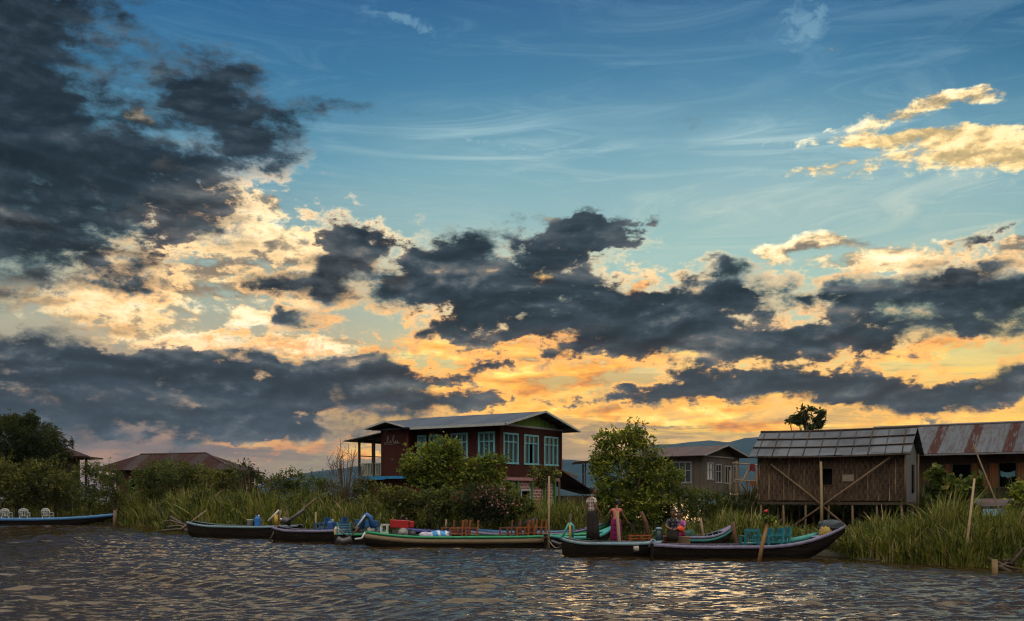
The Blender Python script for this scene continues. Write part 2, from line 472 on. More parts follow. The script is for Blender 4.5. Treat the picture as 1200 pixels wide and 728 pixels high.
# ------------------------------------------------------------------ materials
MATS = {}
def new_mat(name):
    m_ = bpy.data.materials.new(name); m_.use_nodes = True; m_.node_tree.nodes.clear()
    gg = G(m_.node_tree); o = gg.n('ShaderNodeOutputMaterial')
    return m_, gg, o
def bsdf(gg, o, col, rough=.7, spec=.3, bump=None, bstr=.3, bdist=.02, metal=0.0):
    b = gg.n('ShaderNodeBsdfPrincipled')
    gg.put(b.inputs['Base Color'], col); gg.put(b.inputs['Roughness'], rough)
    gg.put(b.inputs['Specular IOR Level'], spec); b.inputs['Metallic'].default_value = metal
    if bump is not None:
        bm = gg.n('ShaderNodeBump'); bm.inputs['Strength'].default_value = bstr; bm.inputs['Distance'].default_value = bdist
        gg.put(bm.inputs['Height'], bump); gg.nt.links.new(bm.outputs[0], b.inputs['Normal'])
    gg.nt.links.new(b.outputs[0], o.inputs[0])
    return b
def paint(name, c, c2=None, rough=.6, scale=6, spec=.35, stretch=(1, 1, 1), amt=.55, bstr=.15):
    """worn paint or plain stuff: two colours mixed by noise"""
    if name in MATS: return MATS[name]
    m_, gg, o = new_mat(name)
    t = gg.n('ShaderNodeTexCoord').outputs['Object']
    p = gg.v('MULTIPLY', t, stretch)
    n_ = gg.noise3(p, scale, 5, .65)
    c2 = c2 or tuple(x*.6 for x in c)
    col = gg.mix(gg.m('MULTIPLY', gg.ss(n_, .42, .68), amt), c, c2)
    bsdf(gg, o, col, rough, spec, n_, bstr, .01)
    MATS[name] = m_; return m_
def noise3(s, p, scale, detail=5, rough=.6):
    x = s.n('ShaderNodeTexNoise', noise_dimensions='3D')
    s.put(x.inputs['Vector'], p); x.inputs['Scale'].default_value = scale; x.inputs['Detail'].default_value = detail; x.inputs['Roughness'].default_value = rough
    return x.outputs[0]
G.noise3 = noise3
def planks(name, c, c2, width=.16, axis='xy', rough=.85, gap=.12, grain=True):
    """upright boards: seams every width metres along x+y (so both wall directions show them)"""
    if name in MATS: return MATS[name]
    m_, gg, o = new_mat(name)
    t = gg.n('ShaderNodeTexCoord').outputs['Object']
    x, y, z = gg.sep(t)
    u = gg.m('ADD', x, y) if axis == 'xy' else {'x': x, 'y': y, 'z': z}[axis]
    q = gg.m('DIVIDE', u, width)
    fr_ = gg.m('FRACT', q); fl_ = gg.m('FLOOR', q)
    seam = gg.m('MULTIPLY', gg.ss(fr_, 0.0, gap), gg.ss(fr_, 1.0, 1-gap))
    wn = gg.n('ShaderNodeTexWhiteNoise', noise_dimensions='1D'); gg.put(wn.inputs['W'], fl_)
    st_ = (9, 9, .7) if axis != 'z' else (.7, .7, 9)
    n_ = gg.noise3(gg.v('MULTIPLY', t, st_), 2.2, 5, .65)
    n2_ = gg.noise3(t, .9, 4, .6)
    f_ = gg.m('ADD', gg.m('MULTIPLY', wn.outputs[0], .45), gg.m('MULTIPLY_ADD', n_, .9, gg.m('MULTIPLY_ADD', n2_, .8, -.75)), clamp=True)
    col = gg.mix(f_, c, c2)
    col = gg.mix(gg.m('MULTIPLY_ADD', seam, -.55, .55), col, tuple(k*.35 for k in c))
    bsdf(gg, o, col, rough, .2, gg.m('MULTIPLY_ADD', n_, .25, seam), .5, .015)
    MATS[name] = m_; return m_
def corrugated(name, c, c2, rust=None, ramount=.4, axis='y', pitch=.09, stripes=None, rough=.6, metal=.0):
    """roof sheets with ribs running down the slope; stripes=(period, share) gives whole rusty sheets"""
    if name in MATS: return MATS[name]
    m_, gg, o = new_mat(name)
    t = gg.n('ShaderNodeTexCoord').outputs['Object']
    x, y, z = gg.sep(t)
    u = y if axis == 'y' else x
    rib = gg.m('SINE', gg.m('MULTIPLY', u, 2*PI/pitch))
    n_ = gg.noise3(gg.v('MULTIPLY', t, (1, 6, 1) if axis == 'y' else (6, 1, 1)), 1.1, 6, .68)
    n2_ = gg.noise3(t, 2.6, 5, .7)
    sh = gg.m('FLOOR', gg.m('DIVIDE', u, .8))
    wn = gg.n('ShaderNodeTexWhiteNoise', noise_dimensions='1D'); gg.put(wn.inputs['W'], sh)
    col = gg.mix(gg.m('ADD', gg.m('MULTIPLY', wn.outputs[0], .5), gg.m('MULTIPLY_ADD', n2_, 1.0, -.3), clamp=True), c, c2)
    seam = gg.m('FRACT', gg.m('DIVIDE', u, .8))
    col = gg.mix(gg.m('MULTIPLY', gg.ss(seam, .06, .0), .5), col, tuple(k*.4 for k in c))
    if rust:
        r = gg.ss(gg.m('ADD', gg.m('MULTIPLY', n_, .6), gg.m('MULTIPLY', n2_, .4)), .62-ramount*.35, .72-ramount*.3)
        if stripes:
            per, share = stripes
            fr_ = gg.m('FRACT', gg.m('DIVIDE', gg.m('MULTIPLY_ADD', gg.m('SUBTRACT', n2_, .5), .22, u), per))
            s_ = gg.m('MULTIPLY', gg.ss(fr_, .0, .05), gg.ss(fr_, share+.04, share-.02))
            r = gg.m('MAXIMUM', gg.m('MULTIPLY', s_, gg.ss(n_, .3, .5)), gg.m('MULTIPLY', r, .45))
        rc = gg.mix(n2_, rust, tuple(k*.45 for k in rust))
        col = gg.mix(gg.m('MULTIPLY', r, .92), col, rc)
    bsdf(gg, o, col, rough, .06, gg.m('MULTIPLY_ADD', n2_, .3, rib), .35, .02, metal)
    MATS[name] = m_; return m_
def leafmat(name, stops, trans=.35, rough=.55):
    """leaves: colour picked per leaf from a ramp, some light passes through"""
    if name in MATS: return MATS[name]
    m_, gg, o = new_mat(name)
    at = gg.n('ShaderNodeAttribute'); at.attribute_name = 'tint'
    col = gg.ramp(at.outputs['Fac'], stops)
    d = gg.n('ShaderNodeBsdfPrincipled'); gg.put(d.inputs['Base Color'], col); d.inputs['Roughness'].default_value = rough
    d.inputs['Specular IOR Level'].default_value = .25
    tr = gg.n('ShaderNodeBsdfTranslucent'); gg.put(tr.inputs[0], gg.mix(.5, col, (.16, .17, .02)))
    mx = gg.n('ShaderNodeMixShader'); mx.inputs[0].default_value = trans
    gg.nt.links.new(d.outputs[0], mx.inputs[1]); gg.nt.links.new(tr.outputs[0], mx.inputs[2]); gg.nt.links.new(mx.outputs[0], o.inputs[0])
    MATS[name] = m_; return m_

SHORE = [(-330, 610), (-100, 611), (0, 611.3), (130, 614), (175, 618), (230, 623), (330, 627), (430, 632), (560, 634), (640, 634), (740, 639), (830, 641), (920, 645), (985, 653), (1000, 656), (1100, 662), (1200, 667), (1330, 671), (1600, 676)]
SH = np.array([((x-600)/F*yw(y), yw(y)) for x, y in SHORE])
def shore_y(x): return np.interp(x, SH[:, 0], SH[:, 1])
# ------------------------------------------------------------------ lake
m_water, gg, o_ = new_mat('lake water')
geo = gg.n('ShaderNodeTexCoord').outputs['Object']
r1 = gg.noise3(gg.v('MULTIPLY', geo, (1.0, 2.2, 1)), 4.5, 3, .55)
r2 = gg.noise3(gg.v('MULTIPLY', geo, (1.0, 2.0, 1)), 16, 2, .5)
murk = gg.noise3(geo, .12, 3, .5)
wcol = gg.mix(murk, (.019, .0108, .0036), (.032, .0182, .0062))
wb = bsdf(gg, o_, wcol, .045, .5, gg.m('MULTIPLY_ADD', r2, .45, r1), .55, .020)
wb.inputs['IOR'].default_value = 1.5
wb.inputs['Specular Tint'].default_value = (1.0, .78, .52, 1)
def ripples(X, Y):
    """wind chop coming down the lake plus the long wake of a passing boat"""
    rg = np.random.default_rng(5)
    Z = np.zeros_like(X)
    # gusts: stretches where the chop is weaker
    gq = np.clip(.92+.38*np.sin(X*.16+Y*.07+1.0)*np.sin(Y*.31-X*.05)+.25*np.sin(X*.37-Y*.22+.6)*np.sin(Y*.55+X*.12+2), .55, 1.45)
    for lam, amp, n_, spread in ((2.2, .006, 8, .16), (1.0, .0120, 16, .17), (.54, .0135, 28, .18), (.30, .0085, 28, .22)):
        for i in range(n_):
            l = lam*rg.uniform(.7, 1.35); th = -PI/2+rg.normal(0, spread)+.12; k = 2*PI/l
            a = amp*rg.uniform(.5, 1.2)*1.1/math.sqrt(n_)*1.9
            ph = (X*math.cos(th)+Y*math.sin(th))*k+rg.uniform(0, 6.28)
            s_ = np.sin(ph)
            Z += a*(s_+.28*np.cos(2*ph+PI))*(gq if lam > .5 else 1.0)
    lee = np.clip((shore_y(X)-Y)/7, 0, 1); lee = .42+.58*lee*lee*(3-2*lee)      # calmer water under the bank
    Z *= lee*.92
    # the wake: a few crests trailing diagonally
    d = (X+Y)/1.414-10.55
    e = np.exp(-(d/1.0)**2)*np.clip((2.2-X)/3, 0, 1)*np.clip((X+13)/4, 0, 1)
    Z *= 1-.6*e
    Z += .045*e*np.sin(d*2*PI/.9)
    return Z
ys = [9.0]
while ys[-1] < 92: ys.append(ys[-1]+max(.035, .0025*ys[-1]))
ys = np.array(ys); nx = 760
sx_ = np.linspace(-.78, .78, nx)
XX = sx_[None, :]*ys[:, None]; YY = np.repeat(ys[:, None], nx, 1)
ZZ = ripples(XX, YY)
fade = np.clip((YY-9)/1.5, 0, 1)
ZZ *= fade
V = np.stack([XX, YY, ZZ], -1).reshape(-1, 3)
ii = np.arange(len(ys)*nx).reshape(len(ys), nx)
Q = np.stack([ii[:-1, :-1], ii[:-1, 1:], ii[1:, 1:], ii[1:, :-1]], -1).reshape(-1, 4)
wat = mesh_np('water', V, Q, [m_water], smooth=True)
tag(wat, 'rippled brown lake water in front of the boats', kind='structure')
mb = MB(); S_ = 9000
mb.add([(-S_, -1500, -.09), (S_, -1500, -.09), (S_, S_, -.09), (-S_, S_, -.09)], [(0, 1, 2, 3)])
tag(mb.build('water', m_water), 'open lake reaching out to the hills', kind='structure')

# ------------------------------------------------------------------ the muddy bank
m_mud = paint('mud and litter', (.045, .036, .022), (.022, .03, .012), .9, 1.4, .2)
gx = np.linspace(-75, 60, 190); depths = np.array([-.8, -.25, .0, .5, 1.2, 2.5, 5, 9, 14, 20, 27, 34, 37, 39])
GXX = np.repeat(gx[:, None], len(depths), 1)
GYY = shore_y(GXX)+depths[None, :]
GZZ = np.interp(depths, [-.8, 0, .5, 2.5, 14, 34, 39], [-.45, 0.0, .12, .28, .42, .3, -.5])[None, :]+0*GXX
GZZ = GZZ+.05*np.sin(GXX*1.7+GYY*.6)*np.sin(GYY*1.3+GXX*.4)*(depths[None, :] > 0)
V = np.stack([GXX, GYY, GZZ], -1).reshape(-1, 3)
ii = np.arange(V.shape[0]).reshape(GXX.shape)
Q = np.stack([ii[:-1, :-1], ii[1:, :-1], ii[1:, 1:], ii[:-1, 1:]], -1).reshape(-1, 4)
tag(mesh_np('ground', V, Q, [m_mud], smooth=True), 'low muddy bank under the reeds', kind='structure')

# ------------------------------------------------------------------ hills across the lake
m_hill = paint('haze blue forested slopes', (.010, .026, .036), (.018, .038, .046), .95, .012, .1, amt=1.0)  # blue of the distance haze is partly put into the slope colour
def hills(name, D, prof, label, depth=420, seed=1):
    """a range whose crest, seen from the bank, has the given heights (px row at px column)"""
    pts = np.array(prof, float)
    pxs = np.arange(pts[0, 0], pts[-1, 0]+1, 5.0)
    top = np.interp(pxs, pts[:, 0], pts[:, 1])
    X = (pxs-600)/F*D; Zc = CAMH+(HZ-top)/F*D
    prof_d = np.linspace(0, 1, 15)
    VX = X[:, None]*(1+0*prof_d[None, :]); rows = []
    out = []
    for i, x in enumerate(X):
        for q in prof_d:
            y = D-depth*(1-q)
            nz = mnoise.fractal(Vector((x*.009+seed, y*.009, seed*3.1)), 1.0, 2.0, 6)
            w = math.sin(q*PI/2)
            out.append((x, y, max(-1, Zc[i]*w**1.2*(1+.30*nz*(1-q)*1.4)+nz*3.5*w-1)))
        out.append((x, D+depth, -1))
    k = len(prof_d)+1
    ii = np.arange(len(out)).reshape(len(X), k)
    Q = np.stack([ii[:-1, :-1], ii[1:, :-1], ii[1:, 1:], ii[:-1, 1:]], -1).reshape(-1, 4)
    tag(mesh_np(name, np.array(out), Q, [m_hill], smooth=True), label, kind='structure')
hills('hills', 1950, [(-500, 572), (-200, 574), (100, 577), (300, 574), (345, 562), (380, 552), (410, 549), (440, 543), (520, 536), (600, 534), (640, 537), (700, 541), (740, 540), (800, 530), (860, 530), (900, 536), (1000, 548), (1100, 556), (1300, 560), (1700, 565)], 'blue hills behind the houses', seed=1)
hills('hills', 2500, [(560, 575), (640, 556), (700, 536), (740, 526), (765, 521), (790, 520), (812, 517), (832, 515), (850, 518), (872, 514), (900, 517), (950, 524), (1050, 535), (1200, 548), (1500, 566)], 'farther and higher blue hills', seed=4)

# ------------------------------------------------------------------ evening air over the lake
m_air, gg, o_ = new_mat('evening air')
vol = gg.n('ShaderNodeVolumePrincipled')
vol.inputs['Color'].default_value = (.46, .71, 1.0, 1)
vol.inputs['Density'].default_value = HAZE_DENSITY
vol.inputs['Anisotropy'].default_value = 0.0
gg.nt.links.new(vol.outputs[0], o_.inputs['Volume'])
mb = MB(); mb.bb(-2600, 2600, -60, 3100, -1.2, 185)
tag(mb.build('haze', m_air), 'thin blue evening air', kind='stuff')
# ------------------------------------------------------------------ buildings
m_redwood = planks('dark red boards', (.040, .009, .006), (.072, .018, .011), .2)
m_greyroof = corrugated('grey zinc sheets', (.060, .072, .095), (.105, .12, .15), (.16, .075, .045), .12)
m_greyrust = corrugated('old zinc sheets', (.060, .062, .070), (.10, .102, .11), (.15, .06, .035), .5)
m_striproof = corrugated('zinc and rust sheets', (.075, .085, .10), (.125, .132, .145), (.062, .014, .006), .5, stripes=(1.75, .30))
m_rustroof = corrugated('rusty red sheets', (.028, .013, .012), (.05, .024, .02), (.045, .016, .012), .3, stripes=(3.1, .0), axis='y')
m_fascia = paint('pale fascia boards', (.36, .37, .36), (.22, .21, .19), .7, 5, .2)
m_bluepaint = paint('worn light blue paint', (.17, .43, .49), (.10, .27, .33), .55, 9, .35)
m_bluedeck = paint('bright blue paint', (.02, .20, .42), (.02, .12, .28), .5, 6, .35)
m_green = planks('green gable boards', (.10, .22, .03), (.30, .38, .10), .22)
m_darkwood = planks('dark weathered wood', (.050, .034, .024), (.085, .06, .042), .18)
m_wood = paint('weathered pole wood', (.16, .105, .062), (.08, .052, .032), .85, 3, .2, (4, 4, .5))
m_palewood = paint('pale bamboo pole', (.30, .21, .12), (.17, .11, .06), .75, 4, .25, (3, 3, .6))
m_greywood = planks('silver grey boards', (.075, .060, .046), (.135, .112, .09), .16)
m_greyplank = planks('light grey planks', (.21, .20, .19), (.33, .315, .30), .22)
m_brownwall = planks('brown boards', (.045, .026, .017), (.085, .047, .028), .2)
m_orangewall = planks('orange brown boards', (.13, .045, .015), (.20, .080, .028), .22)
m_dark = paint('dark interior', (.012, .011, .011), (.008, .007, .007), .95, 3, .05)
m_white = paint('white paint', (.5, .5, .48), (.36, .35, .33), .6, 6, .3)
m_greenpaint = paint('green paint', (.05, .17, .045), (.04, .10, .03), .6, 6, .3)
def brickmat():
    m_, gg, o = new_mat('pink and white brick')
    t = gg.n('ShaderNodeTexCoord').outputs['Object']
    x, y, z = gg.sep(t)
    b = gg.n('ShaderNodeTexBrick')
    gg.put(b.inputs['Vector'], gg.xyz(gg.m('ADD', x, y), z, 0.0))
    b.inputs['Color1'].default_value = (.21, .055, .06, 1); b.inputs['Color2'].default_value = (.34, .12, .115, 1); b.inputs['Mortar'].default_value = (.46, .40, .37, 1)
    b.inputs['Scale'].default_value = 1.0; b.inputs['Brick Width'].default_value = .36; b.inputs['Row Height'].default_value = .16; b.inputs['Mortar Size'].default_value = .022
    n_ = gg.noise3(t, 2.2, 5, .65)
    col = gg.mix(gg.m('MULTIPLY', gg.ss(n_, .48, .72), .6), b.outputs[0], (.10, .045, .04))
    bsdf(gg, o, col, .9, .15, b.outputs['Fac'], .3, .01)
    return m_
m_brick = brickmat()
def glassmat(name, c=(.02, .028, .032), rough=.06):
    m_, gg, o = new_mat(name)
    t = gg.n('ShaderNodeTexCoord').outputs['Object']
    n_ = gg.noise3(t, 2.3, 3, .5)
    bsdf(gg, o, gg.mix(n_, c, tuple(k*2.6 for k in c)), rough, .5, n_, .12, .02)
    return m_
m_glass = glassmat('dim window glass')
def weavemat():
    """woven bamboo matting: strips crossing in a herringbone, with taller seams"""
    m_, gg, o = new_mat('woven bamboo matting')
    t = gg.n('ShaderNodeTexCoord').outputs['Object']
    x, y, z = gg.sep(t)
    u = gg.m('ADD', x, y)
    ck = gg.n('ShaderNodeTexChecker'); ck.inputs['Scale'].default_value = 9.0
    gg.put(ck.inputs['Vector'], gg.xyz(u, gg.m('MULTIPLY', z, .55), .013))
    n_ = gg.noise3(gg.v('MULTIPLY', t, (7, 7, .8)), 2.0, 5, .7)
    nh = gg.noise3(gg.v('MULTIPLY', t, (.8, .8, 7)), 2.0, 4, .7)
    nb = gg.noise3(t, .8, 4, .6)
    f_ = gg.m('ADD', gg.m('MULTIPLY', ck.outputs['Fac'], .13), gg.m('MULTIPLY_ADD', n_, 1.1, gg.m('MULTIPLY_ADD', nh, .5, gg.m('MULTIPLY_ADD', nb, .7, -1.0))), clamp=True)
    col = gg.ramp(f_, [(0, (.024, .015, .010)), (.4, (.095, .058, .035)), (.75, (.20, .13, .075)), (1, (.33, .235, .14))])
    sl = gg.m('FRACT', gg.m('DIVIDE', gg.m('MULTIPLY_ADD', n_, .06, u), .21)); sn = gg.noise3(gg.v('MULTIPLY', t, (5, 5, .5)), 1.3, 3, .6)
    col = gg.mix(gg.m('MULTIPLY', gg.m('MULTIPLY', gg.ss(sl, .80, .86), gg.ss(sl, .99, .93)), gg.ss(sn, .46, .7)), col, (.32, .225, .13))
    pan = gg.m('FRACT', gg.m('DIVIDE', u, 1.05))
    col = gg.mix(gg.m('MULTIPLY', gg.ss(pan, .035, .0), .6), col, (.02, .013, .01))
    bsdf(gg, o, col, .85, .2, f_, .4, .015)
    return m_
m_weave = weavemat()
def hutroofmat():
    """sheets of grey roofing felt laid in overlapping rows, held by battens"""
    m_, gg, o = new_mat('grey roofing sheets')
    t = gg.n('ShaderNodeTexCoord').outputs['Object']
    x, y, z = gg.sep(t)
    sh = gg.m('FLOOR', gg.m('DIVIDE', y, .62)); rw = gg.m('FLOOR', gg.m('DIVIDE', z, .37))
    wn = gg.n('ShaderNodeTexWhiteNoise', noise_dimensions='2D'); gg.put(wn.inputs['Vector'], gg.xyz(sh, rw, 0.0))
    n_ = gg.noise3(t, 3.2, 5, .65)
    col = gg.mix(gg.m('ADD', gg.m('MULTIPLY', wn.outputs[0], .6), gg.m('MULTIPLY_ADD', n_, .8, -.3), clamp=True), (.058, .063, .074), (.135, .142, .16))
    dr = gg.ss(gg.noise3(gg.v('MULTIPLY', t, (.6, 5, .6)), 1.5, 5, .7), .55, .7)
    col = gg.mix(gg.m('MULTIPLY', dr, .5), col, (.13, .105, .085))
    bsdf(gg, o, col, .75, .12, n_, .25, .02)
    return m_
m_hutroof = hutroofmat()

def wall_face(mb, o, u, w, h, th, holes=()):
    """a wall w x h starting at o, running along u, thickness th inwards (to the left of u), with rectangular holes (x0,x1,z0,z1)"""
    o, u = Vector(o), Vector(u).normalized(); z = Vector((0, 0, 1)); n = z.cross(u)
    xs = sorted({0.0, w, *[a for hl in holes for a in hl[:2]]}); zs = sorted({0.0, h, *[a for hl in holes for a in hl[2:]]})
    solid = {}
    for i in range(len(xs)-1):
        for j in range(len(zs)-1):
            cx, cz = (xs[i]+xs[i+1])/2, (zs[j]+zs[j+1])/2
            solid[i, j] = not any(a < cx < b and c < cz < d for a, b, c, d in holes)
    pt = lambda x, zz, k: o+u*x+z*zz+n*k
    for (i, j), s_ in solid.items():
        if not s_: continue
        x0, x1, z0, z1 = xs[i], xs[i+1], zs[j], zs[j+1]
        mb.add([pt(x0, z0, 0), pt(x1, z0, 0), pt(x1, z1, 0), pt(x0, z1, 0)], [(0, 1, 2, 3)])
        mb.add([pt(x0, z0, th), pt(x1, z0, th), pt(x1, z1, th), pt(x0, z1, th)], [(3, 2, 1, 0)])
        for (di, dj, a, b) in ((-1, 0, (x0, z0), (x0, z1)), (1, 0, (x1, z1), (x1, z0)), (0, -1, (x1, z0), (x0, z0)), (0, 1, (x0, z1), (x1, z1))):
            if not solid.get((i+di, j+dj), False):
                mb.add([pt(*a, 0), pt(*b, 0), pt(*b, th), pt(*a, th)], [(0, 1, 2, 3)])
    return mb
def window_in(parent, o, u, hl, frame_m, pane_m, cols=3, transom=.72, bar=.05, th=.12, proud=.03, open_panel=False):
    """frame with casements and panes set in a hole (x0,x1,z0,z1) of the wall at o along u"""
    o, u = Vector(o), Vector(u).normalized(); z = Vector((0, 0, 1)); n = z.cross(u)
    x0, x1, z0, z1 = hl; w, h = x1-x0, z1-z0
    pt = lambda x, zz, k: o+u*x+z*zz+n*k
    fr_ = MB()
    R = Matrix((u, n, z)).transposed()
    def bar_(xa, xb, za, zb, k0, k1): fr_.box(pt((xa+xb)/2, (za+zb)/2, (k0+k1)/2), (xb-xa, k1-k0, zb-za), R=R)
    B = bar*1.7
    bar_(x0-B*.6, x0+B*.4, z0, z1, -proud, th*.6); bar_(x1-B*.4, x1+B*.6, z0, z1, -proud, th*.6)
    bar_(x0-B*.6, x1+B*.6, z1+.002, z1+B, -proud, th*.6); bar_(x0-B*.8, x1+B*.8, z0-B, z0-.002, -proud*1.6, th*.6)
    for i in range(1, cols):
        xx = x0+w*i/cols
        bar_(xx-bar/2, xx+bar/2, z0+.001, z1-.001, -proud*.5, th*.45)
    if transom:
        zt = z0+h*transom
        bar_(x0+B*.4+.001, x1-B*.4-.001, zt-bar*.5, zt+bar*.5, -proud*.75, th*.5)
    f = fr_.build('window', frame_m, parent)
    pn = MB()
    for i in range(cols):
        if open_panel and i == 1:
            pn.add([pt(x0+w*i/cols, z0+h*transom, .05), pt(x0+w*(i+1)/cols, z0+h*transom, .05), pt(x0+w*(i+1)/cols, z1, .05), pt(x0+w*i/cols, z1, .05)], [(0, 1, 2, 3)])
        else:
            pn.add([pt(x0+w*i/cols, z0, .05), pt(x0+w*(i+1)/cols, z0, .05), pt(x0+w*(i+1)/cols, z1, .05), pt(x0+w*i/cols, z1, .05)], [(0, 1, 2, 3)])
    pn.build('pane', pane_m, f)
    return f
def gable_roof(W, y0, y1, ze, zr, xl, xr, th=.05):
    """two slopes, ridge along y at x=W/2, eaves at x=xl and x=xr"""
    m = MB(); c = W/2
    m.slab([(xl, y1, ze), (xl, y0, ze), (c, y0, zr), (c, y1, zr)], th)
    m.slab([(c, y1, zr-.001), (c, y0, zr-.001), (xr, y0, ze), (xr, y1, ze)], th)
    return m
def dark_core(mb, x0, x1, y0, y1, z0, z1): mb.bb(x0, x1, y0, y1, z0, z1)
def rot_of(b): return math.atan2(b[1], b[0])

# ---- the two-storey red house
bvec, avec = Vector((.55, .835, 0)), Vector((-.835, .55, 0))
house = thing('red_house', 'two storey dark red wooden house with pale blue windows and a veranda', 'house', (-.5, 48, 0), rot_of(bvec))
HW, HL, HZ0, HZ1 = 5.7, 7.3, 3.0, 5.42
LW = [(.45, 1.35, .92, 2.02), (1.95+.15, 2.95+.1, .92, 2.02), (3.75, 4.45, .92, 1.98), (4.75, 5.2, .92, 1.98)]       # long face, measured from the far end below
mb = MB()
holesA = [(HL-b, HL-a, c, d) for a, b, c, d in LW]
oA, uA = (0, HL, HZ0), (0, -1, 0)
wall_face(mb, oA, uA, HL, HZ1-HZ0, .12, holesA)
holesB = [(.18, 1.42, .62, 1.98), (2.06, 3.34, .62, 1.98), (4.0, 5.3, .62, 1.98)]
oB, uB = (.12, 0, HZ0), (1, 0, 0)
holesB_ = [(a-.12, b-.12, c, d) for a, b, c, d in holesB]
wall_face(mb, oB, uB, HW-.12, HZ1-HZ0, .12, holesB_)
mb.bb(HW-.12, HW, .121, HL, HZ0, HZ1); mb.bb(.121, HW-.121, HL-.12, HL, HZ0, HZ1)
mb.bb(.0, HW, .002, HL, HZ0-.1, HZ0-.002)
# the bay that stands a little forward at the far end
mb.bb(-.5, -.002, 5.5, HL+.02, HZ0-.04, HZ1-.02)
mb.build('wall', m_redwood, house)
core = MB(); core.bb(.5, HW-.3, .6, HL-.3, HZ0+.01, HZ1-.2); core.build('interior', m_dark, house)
for hl in holesA: window_in(house, oA, uA, hl, m_bluepaint, m_glass, 3, .66, .06)
for i, hl in enumerate(holesB_): window_in(house, oB, uB, hl, m_bluepaint, m_glass, 3, .74, .055, open_panel=(i == 1))
rf = gable_roof(HW, -.75, HL+.45, 5.42, 6.26, -.75, HW+.75)
rf.slab([(-1.15, 6.45, 5.80), (-1.15, 5.15, 5.46), (2.2, 5.15, 5.47), (2.2, 6.45, 6.13)], .05)
rf.slab([(-1.15, 7.9, 5.46), (-1.15, 6.452, 5.80), (2.2, 6.452, 6.13), (2.2, 7.9, 5.47)], .05)
ro = rf.build('roof', m_greyroof, house)
fa = MB()
fa.beam((-.77, -.72, 5.40), (-.77, 5.14, 5.40), .03, .13)
fa.beam((-.75, -.78, 5.40), (HW/2, -.78, 6.24), .03, .10); fa.beam((HW/2, -.78, 6.24), (HW+.75, -.78, 5.40), .03, .10)
fa.beam((-.1, -.03, 5.46), (HW+.1, -.03, 5.46), .05, .10)
fa.beam((-1.17, 5.15, 5.45), (-1.17, 6.45, 5.79), .03, .09); fa.beam((-1.17, 6.45, 5.79), (-1.17, 7.9, 5.45), .03, .09)
fa.build('fascia', m_fascia, house)
gb = MB(); gb.add([(0.05, -.012, 5.52), (HW-.05, -.012, 5.52), (HW/2, -.012, 6.18)], [(0, 1, 2)]); gb.add([(0.05, .05, 5.52), (HW-.05, .05, 5.52), (HW/2, .05, 6.18)], [(2, 1, 0)])
gb.build('gable_panel', m_green, house)
rb = MB()
for x in (.3, 1.15, 2.0, 3.7, 4.55, 5.4):
    zt = 5.42+.84*(1-abs(x-HW/2)/(HW/2+.75))-.06
    rb.beam((x, -.74, zt-.05), (x, -.03, zt-.05), .05, .09)
rb.beam((HW*.5, -.05, 6.12), (HW*.97, -.4, 5.55), .05, .05); rb.beam((HW*.5, -.05, 6.12), (HW*.03, -.4, 5.55), .05, .05)
rb.build('rafter', m_darkwood, house)
for x, y, zt in ((-.02, .02, HZ1), (HW-.05, -.02, HZ1), (-.49, 5.52, HZ1-.03)):
    bt = MB(); bt.bb(x-.05, x+.05, y-.05, y+.05, HZ0, zt)
    bt.build('corner_board', planks('red trim', (.085, .02, .012), (.12, .03, .02), .4), house)
# ground floor
lf = MB(); wall_face(lf, (.25, .2, .2), (1, 0, 0), 5.2, 2.72, .14, [(1.75, 2.55, .2, 1.95)]); lf.build('brick_wall', m_brick, house)
ld = MB(); ld.bb(.18, .248, .2, HL-.2, .2, 2.92); ld.bb(.4, 5.3, .9, HL-.2, .2, 2.9); ld.bb(.2, .3, HL-.2, HL+1.6, .2, 2.86); ld.build('lower_wall', planks('lower red boards', (.10, .026, .018), (.15, .05, .035), .25), house)
pk = MB()
for x in (.75, 1.05, 1.6, 2.95, 4.2, 5.25): pk.bb(x-.06, x+.06, .06, .19, .2, 2.9)
pk.build('green_post', m_greenpaint, house)
pl = MB(); pl.bb(.1, HW-.1, .02, .199, 2.72, 2.9); pl.build('pink_beam', paint('pink wash', (.36, .17, .17), (.25, .1, .1), .8, 4), house)
df = MB()
for a, b in (((1.93, 2.02), (.2, 2.2)), ((2.8, 2.89), (.2, 2.2)), ((1.93, 2.89), (2.205, 2.3))): df.bb(a[0], a[1], .12, .198, b[0], b[1])
dfo = df.build('door_frame', m_fascia, house)
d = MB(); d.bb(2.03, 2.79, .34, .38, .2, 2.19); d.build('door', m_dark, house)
# veranda at the far end
dk = MB(); dk.bb(-.1, 3.4, HL+.03, HL+2.0, HZ0-.16, HZ0-.03); dk.build('veranda_floor', m_darkwood, house)
be = MB(); be.bb(-.62, -.51, 4.4, HL+.0, HZ0-.16, HZ0-.02); be.bb(-.17, -.105, HL+.03, HL+2.06, HZ0-.2, HZ0); be.bb(-.1, 3.4, HL+2.003, HL+2.06, HZ0-.2, HZ0)
be.build('blue_edge_board', m_bluedeck, house)
vr = MB(); vr.slab([(-.6, HL+2.6, 4.92), (-.6, HL-.03, 5.27), (3.6, HL-.03, 5.27), (3.6, HL+2.6, 4.92)], .05); vr.build('veranda_roof', m_greyroof, house)
for x, y in ((-.05, HL+1.95), (1.05, HL+1.95), (2.1, HL+1.95), (3.3, HL+1.95), (-.05, HL+.9)):
    p = MB(); p.bb(x-.05, x+.05, y-.05, y+.05, HZ0-.02, 4.98+.0*y); p.build('veranda_post', m_darkwood, house)
